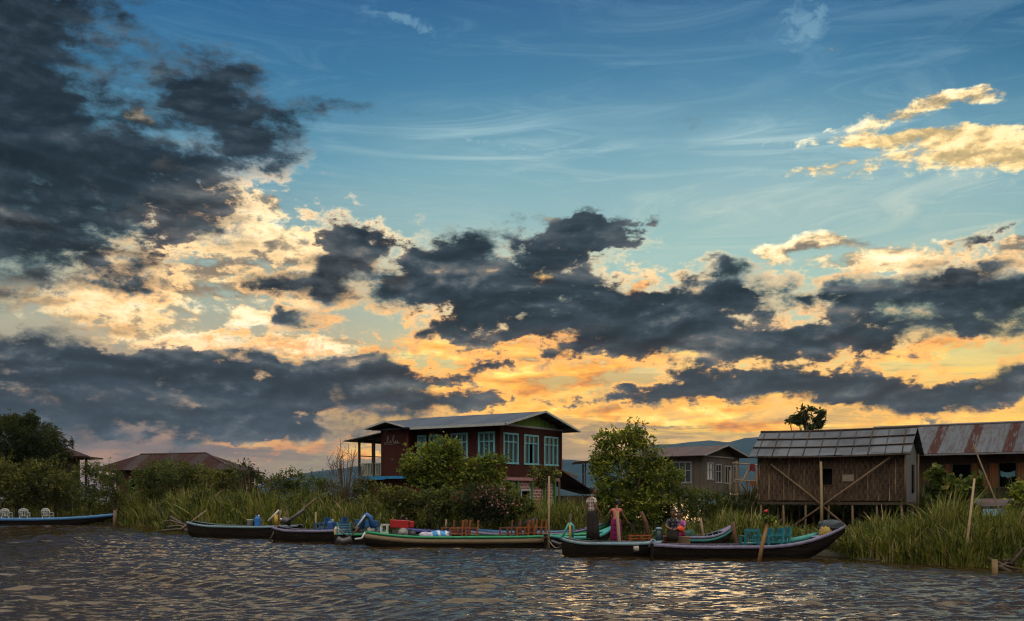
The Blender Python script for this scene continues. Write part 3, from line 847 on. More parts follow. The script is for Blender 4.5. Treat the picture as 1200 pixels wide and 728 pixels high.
vm = MB(); vm.beam((-.05, HL+1.95, 4.1), (3.3, HL+1.95, 4.1), .05, .05); vm.beam((-.05, HL+1.95, 4.93), (3.3, HL+1.95, 4.93), .07, .09); vm.beam((-.05, HL+.1, 5.1), (-.05, HL+1.95, 4.9), .07, .09); vm.build('veranda_beam', m_darkwood, house)
bl = MB()
for (p, q) in (((-.05, HL+.05), (-.05, HL+1.9)), ((-.0, HL+1.95), (3.3, HL+1.95))):
    a, b = Vector((*p, HZ0)), Vector((*q, HZ0))
    bl.beam(a+Vector((0, 0, .68)), b+Vector((0, 0, .68)), .06, .05); bl.beam(a+Vector((0, 0, .06)), b+Vector((0, 0, .06)), .05, .05)
    k = int((b-a).length/.17)
    for i in range(1, k):
        c = a.lerp(b, i/k); bl.beam(c+Vector((0, 0, .08)), c+Vector((0, 0, .66)), .055, .03)
bl.build('balustrade', paint('cream balusters', (.30, .29, .20), (.16, .15, .10), .7, 6), house)
st_ = MB()
for x, y in ((.0, HL+1.9), (1.6, HL+1.9), (3.2, HL+1.9)): st_.bb(x-.08, x+.08, y-.08, y+.08, -.1, HZ0-.17)
st_.build('stilt', m_wood, house)
# looped white script on the bay wall
sg = MB()
def stroke(pts, r=.018):
    sg.tube([(-.525, 6.90-x*.42, 4.70+z*.42) for x, z in pts], r, 6)
stroke([(-.45, .02), (-.2, .0), (.0, .05), (.15, .35), (.25, .75), (.2, .95), (.1, .8), (.1, .35), (.2, .05), (.38, .0), (.5, .12), (.58, .3)])
stroke([(.58, .3), (.52, .1), (.62, .0), (.78, .04), (.85, .25)])
stroke([(.85, .25), (.95, .55), (1.12, .95), (1.22, .9), (1.15, .6), (1.05, .3), (1.1, .05), (1.28, .0), (1.4, .18)])
stroke([(1.4, .28), (1.38, .08), (1.5, .0), (1.64, .06), (1.68, .3)])
stroke([(1.68, .3), (1.7, .05), (1.85, -.02), (2.0, .06)])
stroke([(-.45, -.12), (.4, -.16), (1.2, -.13), (2.0, -.1)], .012)
sg.build('sign_lettering', paint('chalky lettering', (.24, .21, .18), (.12, .09, .08), .8, 12), house)

# ---- generic stilt house used for the grey house and the building on the right
def stilts(root, x0, x1, y0, y1, nx_, ny_, z1, r=.07, mat=None, z0=-.3):
    for i in range(nx_):
        for j in range(ny_):
            x, y = x0+(x1-x0)*i/max(1, nx_-1), y0+(y1-y0)*j/max(1, ny_-1)
            m = MB(); m.tube([(x, y, z0), (x+.03, y, (z0+z1)/2), (x, y+.02, z1)], [r*1.1, r, r*.9], 7); m.build('stilt', mat or m_wood, root)

gx_, gy_ = (823-600)/F*70, 70
bg_, ag_ = Vector((.70, .714, 0)), Vector((-.714, .70, 0))
grey = thing('grey_house', 'weathered grey wooden stilt house with a low zinc gable beyond the leafy tree', 'house', (gx_, gy_, 0), rot_of(bg_))
GW, GL, g0, g1 = 4.9, 6.4, 2.2, 4.78
mb = MB()
hA = [(GL-1.0-1.45, GL-1.0+.05, .75, 2.1)]
hB = [(.62, 1.35, .95, 2.05), (1.75, 2.45, .75, 1.95), (2.95, 3.75, .7, 1.85), (4.15, 4.7, .85, 1.9)]
wall_face(mb, (0, GL, g0), (0, -1, 0), GL, g1-g0, .1, hA)
wall_face(mb, (.1, 0, g0), (1, 0, 0), GW-.1, g1-g0, .1, [(a-.1, b-.1, c, d) for a, b, c, d in hB])
mb.bb(GW-.1, GW, .101, GL, g0, g1); mb.bb(.101, GW-.101, GL-.1, GL, g0, g1); mb.bb(0, GW, 0, GL, g0-.15, g0-.002)
mb.build('wall', m_greywood, grey)
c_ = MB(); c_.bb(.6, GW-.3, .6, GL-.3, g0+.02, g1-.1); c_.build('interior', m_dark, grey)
window_in(grey, (0, GL, g0), (0, -1, 0), hA[0], m_greyplank, m_glass, 3, .6, .07)
for i, hl in enumerate(hB):
    hl2 = (hl[0]-.1, hl[1]-.1, hl[2], hl[3])
    f = window_in(grey, (.1, 0, g0), (1, 0, 0), hl2, m_greyplank, m_white if i == 0 else m_dark, 2, .62 if i < 2 else 0, .06)  # first window's panes coloured white to look lit, the others near black
rf = gable_roof(GW, -.6, GL+.5, 4.80, 5.62, -.6, GW+.6); rf.build('roof', m_greyrust, grey)
gp = MB(); gp.add([(0.02, -.012, 4.79), (GW-.02, -.012, 4.79), (GW/2, -.012, 5.55)], [(0, 1, 2)]); gp.add([(0.02, .03, 4.79), (GW-.02, .03, 4.79), (GW/2, .03, 5.55)], [(2, 1, 0)]); gp.build('gable_panel', m_darkwood, grey)
fb_ = MB(); fb_.beam((-.6, -.63, 4.78), (GW/2, -.63, 5.60), .03, .10); fb_.beam((GW/2, -.63, 5.60), (GW+.6, -.63, 4.78), .03, .10); fb_.beam((0, -.06, 4.80), (GW-.9, -.06, 4.72), .06, .09); fb_.build('barge_board', m_greyplank, grey)
stilts(grey, .2, GW-.2, .2, GL-.2, 4, 4, g0-.15)

# ---- low dark shed between the red house and the tree
shed = thing('low_shed', 'low dark lean-to shed with a steep roof beside the red house', 'shed', ((657-600)/F*57, 57, 0), math.radians(30))
mb = MB(); mb.bb(.3, 3.0, .2, 2.6, .1, 1.95); mb.build('wall', m_darkwood, shed)
mb = MB(); mb.slab([(-.3, 2.8, 3.55), (-.3, -.2, 3.55), (1.75, -.2, 2.45), (1.75, 2.8, 2.45)], .06); mb.slab([(1.75, 2.8, 2.44), (1.75, -.2, 2.44), (3.3, -.2, 2.1), (3.3, 2.8, 2.1)], .06); mb.build('roof', m_rustroof, shed)
mb = MB(); mb.beam((-.1, .2, 3.5), (1.3, .2, 3.05), .05, .12); mb.beam((.1, .3, .1), (.1, .3, 3.3), .1, .1); mb.build('post', m_wood, shed)
# ---- open shelter behind the tree
o_ = P(686, 541, 66)
shel = thing('open_shelter', 'small open shelter roof on thin posts left behind the leafy tree', 'shelter', (o_.x, 66, 0))
mb = MB(); mb.slab([(-.75, -.5, o_.z-.03), (3.4, -.5, o_.z+.32), (3.4, 2.6, o_.z+.32), (-.75, 2.6, o_.z-.03)], .1); mb.build('roof', m_rustroof, shel)
for x, y in ((0, 0), (3.0, 0), (0, 2.2), (3.0, 2.2)):
    mb = MB(); mb.tube([(x, y, -.2), (x, y, o_.z-.1+x*.08)], .055, 6); mb.build('post', m_darkwood, shel)
mb = MB(); mb.beam((-.3, 0, o_.z-2.0), (3.2, 0, o_.z-2.0), .06, .1); mb.beam((-.3, 0, o_.z-2.35), (3.2, 0, o_.z-2.4), .9, .06); mb.build('deck', m_darkwood, shel)

# ---- the woven bamboo hut on stilts
bh, ah = Vector((.53, .848, 0)), Vector((-.848, .53, 0))
hut = thing('bamboo_hut', 'woven bamboo hut on stilts with crossed bracing poles and a grey sheet roof', 'hut', (15.4, 38.43, 0), rot_of(bh))
W_, L_, z0_, z1_ = 2.45, 5.9, 1.77, 3.66
mb = MB()
hw = [(L_-2.62, L_-2.05, .52, 1.30)]
# the window sits 2.3 m from the near corner; measured here from the far end
hw = [(2.62, 3.12, .62, 1.32)]
wall_face(mb, (0, L_, z0_), (0, -1, 0), L_, z1_-z0_, .06, hw)
mb.bb(W_-.06, W_, .061, L_, z0_, z1_); mb.bb(.061, W_-.061, L_-.06, L_, z0_, z1_)
mb.build('wall', m_weave, hut)
mb = MB(); wall_face(mb, (.06, 0, z0_-.05), (1, 0, 0), W_-.06, z1_-z0_+.06, .06, [(1.3, 1.85, .35, 1.5)])
mb.add([(0.0, 0.001, 3.66), (W_, 0.001, 3.66), (W_/2, 0.001, 4.55)], [(0, 1, 2)])
mb.build('end_wall', planks('dull grey planks', (.10, .095, .09), (.17, .16, .15), .22), hut)
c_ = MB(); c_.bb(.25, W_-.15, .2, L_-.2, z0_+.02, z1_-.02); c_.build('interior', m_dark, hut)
fw = MB(); ow, uw = Vector((-.02, L_, z0_)), Vector((0, -1, 0))
x0, x1, za, zb = hw[0]
for p, q in (((x0, za), (x0, zb)), ((x1, za), (x1, zb)), ((x0-.05, za), (x1+.05, za)), ((x0-.05, zb), (x1+.05, zb))):
    fw.beam(ow+uw*p[0]+Vector((0, 0, p[1])), ow+uw*q[0]+Vector((0, 0, q[1])), .035, .05)
fw.build('window', m_darkwood, hut)
pt_ = MB(); pt_.slab([(-.012, L_-3.5, z0_+.78), (-.012, L_-3.95, z0_+.78), (-.012, L_-3.95, z0_+1.05), (-.012, L_-3.5, z0_+1.05)], .01); pt_.build('patch', paint('pale patch', (.22, .17, .12), (.12, .09, .06), .8, 14), hut)
hr = MB(); c = W_/2; xl, xr, ya, yb, ze, zr = -.36, W_+.36, -.25, L_+.25, 3.60, 4.71
nrow = 3
for (x_e, x_r, flip) in ((xl, c, 0), (xr, c, 1)):
    for r in range(nrow):
        t0, t1 = r/nrow, (r+1)/nrow+.03*(r < nrow-1)
        zo = .018*(1-r*.0)
        k = 10
        for j in range(k):
            y_a, y_b = ya+(yb-ya)*j/k, ya+(yb-ya)*(j+1)/k
            rs = np.random.default_rng(100*r+j+7*flip); dz_ = rs.uniform(0, .022); dd = rs.uniform(-.025, .025)
            sag = lambda y: -.05*math.sin(PI*(y-ya)/(yb-ya))
            a = (x_e+(x_r-x_e)*t0, y_b, ze+(zr-ze)*t0+.03*(r == 0)*0+zo*1.6+dz_+sag(y_b)); b = (x_e+(x_r-x_e)*t0, y_a, ze+(zr-ze)*t0+zo*1.6+dz_+sag(y_a))
            c1 = (x_e+(x_r-x_e)*t1, y_a, ze+(zr-ze)*t1+sag(y_a)*.8); c2 = (x_e+(x_r-x_e)*t1, y_b, ze+(zr-ze)*t1+sag(y_b)*.8)
            hr.slab([a, b, c1, c2] if not flip else [b, a, c2, c1], .012)
hro = hr.build('roof', m_hutroof, hut)
bn = MB()
for r in (1, 2):
    t0 = r/nrow
    pts = [(xl+(c-xl)*t0-.015, ya+(yb-ya)*k/12, ze+(zr-ze)*t0+.055-.05*math.sin(PI*k/12)) for k in range(13)]
    bn.tube(pts, .024, 6)
for k in range(0, 10):
    y = ya+(yb-ya)*(k+.5)/10
    sg_ = -.05*math.sin(PI*(k+.5)/10)
    bn.tube([(xl-.02, y-.02, ze+.04+sg_), (c-.02, y+.1, zr+.045+sg_)], .014 if k % 2 else .022, 6)
bn.tube([(c, ya+(yb-ya)*k/12, zr+.03-.04*math.sin(PI*k/12)) for k in range(13)], .045, 7)
bn.tube([(xl, ya+(yb-ya)*k/12, ze-.015-.05*math.sin(PI*k/12)) for k in range(13)], .03, 6)
bn.build('batten', m_darkwood, hro)
fl_ = MB(); fl_.bb(-.01, W_+.01, -.01, L_+.01, z0_-.17, z0_-.06); fl_.build('floor', m_darkwood, hut)
for i, (x, y) in enumerate([(x, y) for x in (.05, 1.2, 2.4) for y in np.linspace(.15, L_-.15, 7)]):
    m = MB(); lx = random.uniform(-.1, .1); m.tube([(x+lx, y+random.uniform(-.1, .1), -.2), (x, y, z0_-.12)], [.055, .045], 6); m.build('stilt', m_wood, hut)
def hp(px, py, off):   # point on the plane standing off metres in front of the long wall
    n = -bh; o = Vector((15.4, 38.43, 0))+n*off
    d = Vector(((px-600)/F, 1, (HZ-py)/F)); t = (o-Vector((0, 0, 0))).dot(n)/d.dot(n)
    w = Vector((0, 0, CAMH))+d*t
    w = w-Vector((15.4, 38.43, 0)); w.rotate(Matrix.Rotation(-rot_of(bh), 3, 'Z')); return w
pp = MB(); pp.tube([hp(962, 541, .3), hp(963, 590, .3), hp(963, 630, .3)], [.05, .06, .065], 7); pp.build('prop_pole', m_palewood, hut)
pp = MB(); pp.tube([hp(903, 544, .12), hp(950, 581, .14), hp(1004, 628, .2)], [.04, .045, .05], 7); pp.build('brace_pole', m_wood, hut)
pp = MB(); pp.tube([hp(1043, 536, .2), hp(985, 578, .22), hp(918, 625, .25)], [.04, .045, .05], 7); pp.build('brace_pole', m_wood, hut)
for pts_ in ([(-.03, .0, z0_-.1), (-.04, .0, z1_)], [(W_+.02, -.03, .2), (W_+.03, -.06, 3.7)]):
    pp = MB(); pp.tube(pts_, .043, 6); pp.build('corner_pole', m_wood, hut)
sh_ = MB(); sh_.slab([(1.36, -.09, z0_+.35), (1.85, -.05, z0_+.35), (1.77, -.05, z0_+1.45), (1.33, -.09, z0_+1.45)], .02); sh_.build('door', m_darkwood, hut)

# ---- long building with striped rusty roof on the right
br, ar = Vector((.6, .8, 0)), Vector((-.8, .6, 0))
rust = thing('tin_roof_building', 'long brown building under grey tin sheets striped with rust', 'house', (27.9, 46.7, 0), rot_of(br))
RW, RL, r0, r1 = 4.4, 10.4, 1.6, 4.1
mb = MB(); o_, u_ = (0, RL, r0), (0, -1, 0)
def along(px):           # distance from the far end where the sight line px meets the front wall
    k = (px-600)/F; p0 = Vector((27.9, 46.7)); t = (p0.x-k*p0.y)/(k*ar.y-ar.x); return RL-t
hl = [(along(1116), along(1138), .85, 1.95), (along(1171), along(1191), .8, 1.98)]
wall_face(mb, o_, u_, RL, r1-r0, .1, hl)
mb.bb(RW-.1, RW, 0, RL, r0, r1); mb.bb(0.1, RW-.1, 0, .1, r0, r1); mb.bb(.1, RW-.1, RL-.1, RL, r0, r1+1.1); mb.bb(0.11, RW-.11, .11, RL-.11, r0-.1, r0)
mb.build('wall', m_brownwall, rust)
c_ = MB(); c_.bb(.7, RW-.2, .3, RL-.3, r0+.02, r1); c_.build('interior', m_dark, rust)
for (pa, pb, za, zb) in ((1098, 1106, .7, 1.75), (1108, 1115, .6, 2.0), (1139, 1146, .7, 2.0), (1150, 1158, .2, 1.5), (1160, 1170, .75, 2.0), (1192, 1202, .75, 2.0)):
    a, b = along(pa), along(pb)
    pn = MB(); pn.bb(-.03, -.002, RL-b, RL-a, r0+za, r0+zb); pn.build('shutter', m_orangewall, rust)
for x0, x1, za, zb in hl:
    wf = MB()
    for xx in (x0-.03, x1+.03): wf.bb(-.05, .05, RL-xx-.04, RL-xx+.04, r0+za-.05, r0+zb+.05)
    wf.bb(-.055, .05, RL-x1+.011, RL-x0-.011, r0+zb+.001, r0+zb+.08); wf.bb(-.055, .05, RL-x1+.011, RL-x0-.011, r0+za-.08, r0+za-.001)
    wf.build('window', m_darkwood, rust)
cl = MB(); x0, x1 = hl[1][0]+.05, hl[1][1]-.05
pts = [(.02, RL-(x0+(x1-x0)*k/8), r0+1.62-.10*math.sin(PI*k/8)) for k in range(9)]
cl.loft([[p for p in pts], [(p[0]+.02, p[1], p[2]-.26-.04*math.sin(k*1.9)) for k, p in enumerate(pts)]], closed=False); cl.build('curtain', paint('teal cloth', (.10, .22, .24), (.05, .12, .14), .9, 8), rust)
rr_ = MB(); rr_.slab([(-.8, RL+.5, 4.12), (-.8, -.6, 4.12), (1.75, -.6, 5.72), (1.75, RL+.5, 5.72)], .05); rr_.build('roof', m_striproof, rust)
rr_ = MB(); rr_.slab([(1.76, RL+.5, 5.71), (1.76, -.6, 5.71), (RW+.6, -.6, 4.1), (RW+.6, RL+.5, 4.1)], .05); rr_.build('roof', m_greyrust, rust)
rc = MB(); rc.tube([(1.75, -.6, 5.74), (1.75, RL+.6, 5.74)], .07, 6); rc.beam((-.78, -.6, 4.06), (-.78, RL+.5, 4.06), .06, .08); rc.build('ridge_cap', paint('dull ridge metal', (.16, .15, .16), (.10, .07, .06), .6, 4), rust)
stilts(rust, .1, RW-.2, .2, RL-.2, 3, 7, r0-.1)

# ---- low tin-roofed shed on the left bank (hip roof)
ls = P(158, 534, 72)
shl = thing('tin_roof_shed', 'low brown shed with a rusty hipped tin roof among the bushes on the left', 'shed', (-28.8, 72, 0), math.radians(-6))
x0, x1, xa, xb = -.9, 9.6, 1.6, 6.6
ze, zr = 3.75, 4.95
mb = MB()
mb.slab([(x0, -2.6, ze), (x1-.2, -2.6, ze+.02), (xb, 0, zr+.08), (xa, 0, zr)], .06); mb.slab([(xb, 0, zr+.079), (x1-.2, -2.6, ze+.019), (x1+.4, 2.6, ze-.1)], .06)
mb.slab([(x1+.4, 2.6, ze-.1), (x0, 2.6, ze), (xa, 0, zr-.001), (xb, 0, zr+.078)], .06); mb.slab([(x0, 2.6, ze), (x0, -2.6, ze-.001), (xa, 0, zr-.002)], .06)
mb.build('roof', corrugated('red tin', (.026, .013, .012), (.065, .055, .055), (.045, .014, .011), .5, axis='x', stripes=(2.3, .62)), shl)
rd = MB(); rd.tube([(xa, 0, zr+.03), (xb, 0, zr+.11)], .06, 6); rd.tube([(xb, 0, zr+.1), (x1+.4, -2.6, ze+.0)], .06, 6); rd.build('ridge_cap', paint('pinkish ridge', (.08, .045, .045), (.13, .08, .08), .6, 4), shl)
mb = MB(); wall_face(mb, (.8, -2.0, 1.0), (1, 0, 0), 8.0, ze-1.0, .1, [(.95, 1.45, 1.1, 2.05)]); mb.bb(.8, .9, -1.89, 2.0, 1.0, ze); mb.bb(8.7, 8.8, -1.89, 2.0, 1.0, ze); mb.bb(.9, 8.7, 1.9, 2.0, 1.0, ze); mb.build('wall', planks('reddish boards', (.10, .045, .030), (.16, .08, .055), .2), shl)
c_ = MB(); c_.bb(1.2, 8.4, -1.5, 1.6, 1.05, ze-.1); c_.build('interior', m_dark, shl)
w = MB(); w.bb(1.70, 1.76, -2.05, -1.92, 2.05, 3.1); w.bb(2.24, 2.3, -2.05, -1.92, 2.05, 3.1); w.bb(1.77, 2.23, -2.05, -1.92, 3.02, 3.1); w.bb(1.77, 2.23, -2.05, -1.92, 2.48, 2.54); w.build('window', m_greenpaint, shl)
for x in (1, 3.5, 6, 8.6):
    for y in (-1.9, 1.9):
        m = MB(); m.tube([(x, y, -.2), (x, y, 1.0)], .07, 6); m.build('stilt', m_wood, shl)
# ---- house hidden by the dark tree on the far left, with its porch roof
lp = P(90, 562, 75)
lh = thing('dark_house', 'dark house behind the big dark tree with a flat porch roof on a post', 'house', (lp.x, 75, 0), math.radians(4))
mb = MB(); mb.bb(-5.2, -1.2, .3, 4.0, .8, 5.0); mb.build('wall', m_darkwood, lh)
mb = MB(); mb.slab([(-6.2, -.2, 4.9), (-.2, -.2, 4.95), (-2.0, 2.2, 5.9), (-4.5, 2.2, 5.9)], .08); mb.slab([(-.2, -.2, 4.949), (-.2, 4.6, 4.949), (-2.0, 2.2, 5.899)], .08); mb.slab([(-6.2, 4.6, 4.9), (-6.2, -.2, 4.899), (-4.5, 2.2, 5.899)], .08); mb.slab([(-.2, 4.6, 4.9), (-6.2, 4.6, 4.899), (-4.5, 2.2, 5.898), (-2.0, 2.2, 5.898)], .08); mb.build('roof', m_rustroof, lh)
mb = MB(); mb.slab([(-1.6, -.8, 5.02), (1.15, -.8, 4.90), (1.15, 2.4, 4.90), (-1.6, 2.4, 5.02)], .12); mb.build('porch_roof', m_rustroof, lh)
for y in (-.2, 2.0):
    mb = MB(); mb.tube([(-.05, y, -.2), (.0, y, 4.85)], .1, 7); mb.build('post', m_darkwood, lh)
mb = MB(); mb.bb(-1.2, .6, .0, 2.2, 1.0, 1.15); mb.build('porch_floor', m_darkwood, lh)

# ---- rickety bamboo landing with ladder left of the hut
bp = P(866, 590, 46)
land = thing('bamboo_landing', 'rickety bamboo landing with rails and a ladder beside the woven hut', 'landing', (bp.x, 46, 0))
mb = MB(); mb.bb(-.2, 1.3, 0, 1.5, 2.0, 2.08); mb.bb(-.2, 1.2, .05, 1.4, 1.3, 1.36); mb.build('deck', m_wood, land)
mb = MB()
for (x0, x1, zt) in ((-.15, -.1, 3.6), (.35, .42, 3.3), (1.15, 1.2, 3.6), (.8, .75, 2.9)):
    mb.tube([(x0, .05, -.2), (x1, .05, zt)], .045, 6); mb.tube([(x0, 1.4, -.2), (x1, 1.4, zt-.4)], .045, 6)
mb.build('post', m_wood, land)
mb = MB(); mb.tube([(-.3, .02, 3.5), (1.3, .02, 3.36)], .035, 6); mb.tube([(-.2, .0, 2.7), (1.3, .0, 2.6)], .03, 6); mb.tube([(-.1, .03, 2.1), (.5, .03, 3.3)], .03, 6); mb.tube([(.6, .03, 2.1), (1.2, .03, 3.2)], .03, 6); mb.build('rail', m_palewood, land)
mb = MB(); mb.tube([(1.35, -.5, 3.55), (.0, -.9, .4)], .04, 6); mb.build('leaning_pole', m_palewood, land)
mb = MB(); mb.tube([(-.35, -.4, .3), (-.05, 0, 2.1)], .03, 6); mb.tube([(-.7, -.4, .3), (-.4, 0, 2.1)], .03, 6)
for k in range(6): mb.tube([(-.35+.05*k, -.4+.067*k, .5+.3*k), (-.7+.05*k, -.4+.067*k, .5+.3*k)], .02, 5)
mb.build('ladder', m_palewood, land)
def cloth_drop(name, label, cat, loc, w, h, mat, seed):
    rs = np.random.default_rng(seed); rows = []
    for j in range(6):
        rows.append([(loc[0]+w*(k/7-.5)*(1+.05*j), loc[1]+.03*math.sin(k*1.6+j*.5+seed), loc[2]-h*j/5-.02*math.sin(k*2.1)) for k in range(8)])
    m = MB(); m.loft(rows, closed=False)
    m.loft([[(x, y+.012, z) for x, y, z in r][::-1] for r in rows], closed=False)
    return tag(m.build(name, mat), label, cat)
cloth_drop('hanging_cloth', 'red cloth hung over the landing rail', 'cloth', (bp.x+.62, 45.96, 3.45), .24, .34, paint('red cloth', (.16, .018, .015), (.1, .01, .01), .9, 9), 3)
cloth_drop('hanging_cloth', 'small orange cloth on the lower rail of the landing', 'cloth', (bp.x+.6, 45.95, 2.66), .2, .24, paint('orange cloth', (.22, .07, .02), (.14, .04, .012), .9, 9), 5)
m_tarp = paint('pale blue tarp', (.20, .42, .58), (.12, .26, .40), .5, 5, .4)
q = P(834, 588, 47)
rk = thing('drying_rack', 'low pole rack for drying cloth among the shrubs below the grey house', 'rack', (q.x, 47, .3))
for x in (-.75, .85):
    mb = MB(); mb.tube([(x, 0, -.2), (x+.03, 0, q.z-.25)], .03, 6); mb.build('post', m_wood, rk)
mb = MB(); mb.tube([(-.95, 0, q.z-.28), (1.05, 0, q.z-.26)], .025, 6); mb.build('rail', m_palewood, rk)
cloth_drop('drying_cloth', 'pale blue cloth hung on the low drying rack', 'cloth', (q.x-.15, 46.97, q.z+.06), .75, .42, m_tarp, 2)
cloth_drop('drying_cloth', 'small turquoise cloth hung at the right end of the drying rack', 'cloth', (q.x+.72, 46.97, q.z+.05), .28, .34, paint('turquoise tarp', (.08, .40, .45), (.05, .25, .3), .5, 5, .4), 4)
# ---- boat shelter with a pale blue edge behind the right-hand reeds
q = P(1172, 598, 38)
bsh_ = thing('covered_punt', 'grey topped covered punt with a pale blue side behind the tall reeds', 'boat', (q.x, 38, .35), math.radians(8))
mb = MB(); mb.loft([[(x, -w, .55), (x, -w*.7, .0), (x, w*.7, 0), (x, w, .55)] for x, w in ((-1.6, .15), (-.9, .5), (.6, .5), (1.4, .2))], closed=True); mb.build('hull', m_darkwood, bsh_)
mb = MB(); mb.slab([(-1.15, -.62, 1.22), (.9, -.62, 1.22), (.9, .6, 1.5), (-1.15, .6, 1.5)], .05); mb.build('canopy', m_greyrust, bsh_)
mb = MB(); mb.bb(-1.1, .85, -.60, -.56, .86, 1.12); mb.build('side_board', m_tarp, bsh_)
for x in (-1.05, .8):
    for y in (-.52, .5):
        mb = MB(); mb.tube([(x, y, .4), (x, y, 1.2+.13*(y > 0))], .03, 6); mb.build('post', m_wood, bsh_)
# ------------------------------------------------------------------ plants
LG = [(0, (.012, .030, .008)), (.35, (.030, .062, .012)), (.7, (.070, .105, .018)), (1, (.125, .145, .028))]
m_leaf = leafmat('bright green leaves', [(0, (.012, .030, .005)), (.32, (.080, .124, .012)), (.66, (.205, .23, .022)), (1, (.36, .34, .04))])
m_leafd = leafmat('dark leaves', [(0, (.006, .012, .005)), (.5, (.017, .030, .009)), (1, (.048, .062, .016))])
m_leafm = leafmat('mid green leaves', [(0, (.012, .026, .008)), (.5, (.070, .098, .017)), (.85, (.16, .165, .028)), (1, (.25, .20, .05))])
m_leafo = leafmat('olive leaves', [(0, (.016, .024, .008)), (.5, (.095, .104, .020)), (1, (.25, .22, .045))])
m_reed = leafmat('reed blades', [(0, (.012, .022, .006)), (.4, (.078, .104, .013)), (.75, (.21, .215, .030)), (.92, (.28, .22, .06)), (1, (.32, .22, .11))], .3)
m_bark = paint('bark', (.10, .07, .045), (.05, .036, .025), .9, 5, .15, (2, 2, .6))
m_barkp = paint('pale bark', (.22, .17, .12), (.12, .09, .06), .9, 5, .15, (2, 2, .6))
def leaf_mesh(name, cen, size, tint, mat, parent, rg, up=.55, aspect=.5, droop=0.0, outdir=None):
    """one folded four-point leaf at every centre"""
    n = len(cen)
    d = rg.normal(size=(n, 3)); d[:, 2] = d[:, 2]*.6+droop*-1
    if outdir is not None: d = d*.7+outdir*.9
    d /= np.linalg.norm(d, axis=1)[:, None]+1e-9
    nrm = rg.normal(size=(n, 3)); nrm[:, 2] += up*2
    sd_ = np.cross(d, nrm); sd_ /= np.linalg.norm(sd_, axis=1)[:, None]+1e-9
    nn = np.cross(sd_, d)
    s_ = size if np.ndim(size) else np.full(n, size)
    s_ = (s_*rg.uniform(.65, 1.35, n))[:, None]
    a = cen-d*s_*.5; b = cen+d*s_*.5-nn*s_*.12; l = cen+sd_*s_*aspect*.5+nn*s_*.07; r = cen-sd_*s_*aspect*.5+nn*s_*.07
    V = np.stack([a, r, b, l], 1).reshape(-1, 3); Q = np.arange(4*n).reshape(n, 4)
    return mesh_np(name, V, Q, [mat], parent, {'tint': np.repeat(np.clip(tint, 0, 1), 4)})
def crown_points(rg, blobs_, dens, shell=.55):
    """points in clumps spread through ellipsoids (cx,cy,cz,rx,ry,rz)"""
    P_, T_, O_ = [], [], []
    for (cx, cy, cz, rx, ry, rz) in blobs_:
        nclump = max(4, int(2.1*dens*(rx*ry*rz)**(2/3)))
        v = rg.normal(size=(nclump, 3)); v /= np.linalg.norm(v, axis=1)[:, None]
        rad_ = rg.uniform(shell, 1.05, nclump)**.8
        cc = np.array([cx, cy, cz])+v*rad_[:, None]*np.array([rx, ry, rz])
        for c in range(nclump):
            k = int(rg.integers(14, 34)); cs = .16*(rx*ry*rz)**(1/3)*rg.uniform(.6, 1.5)+.05
            pts = cc[c]+rg.normal(size=(k, 3))*cs*np.array([1, 1, .7])
            P_.append(pts); T_.append(np.clip(rg.normal(.46+rg.normal(0, .22), .17, k), 0, 1)); O_.append(np.repeat(v[c][None], k, 0))
    return np.concatenate(P_), np.concatenate(T_), np.concatenate(O_)
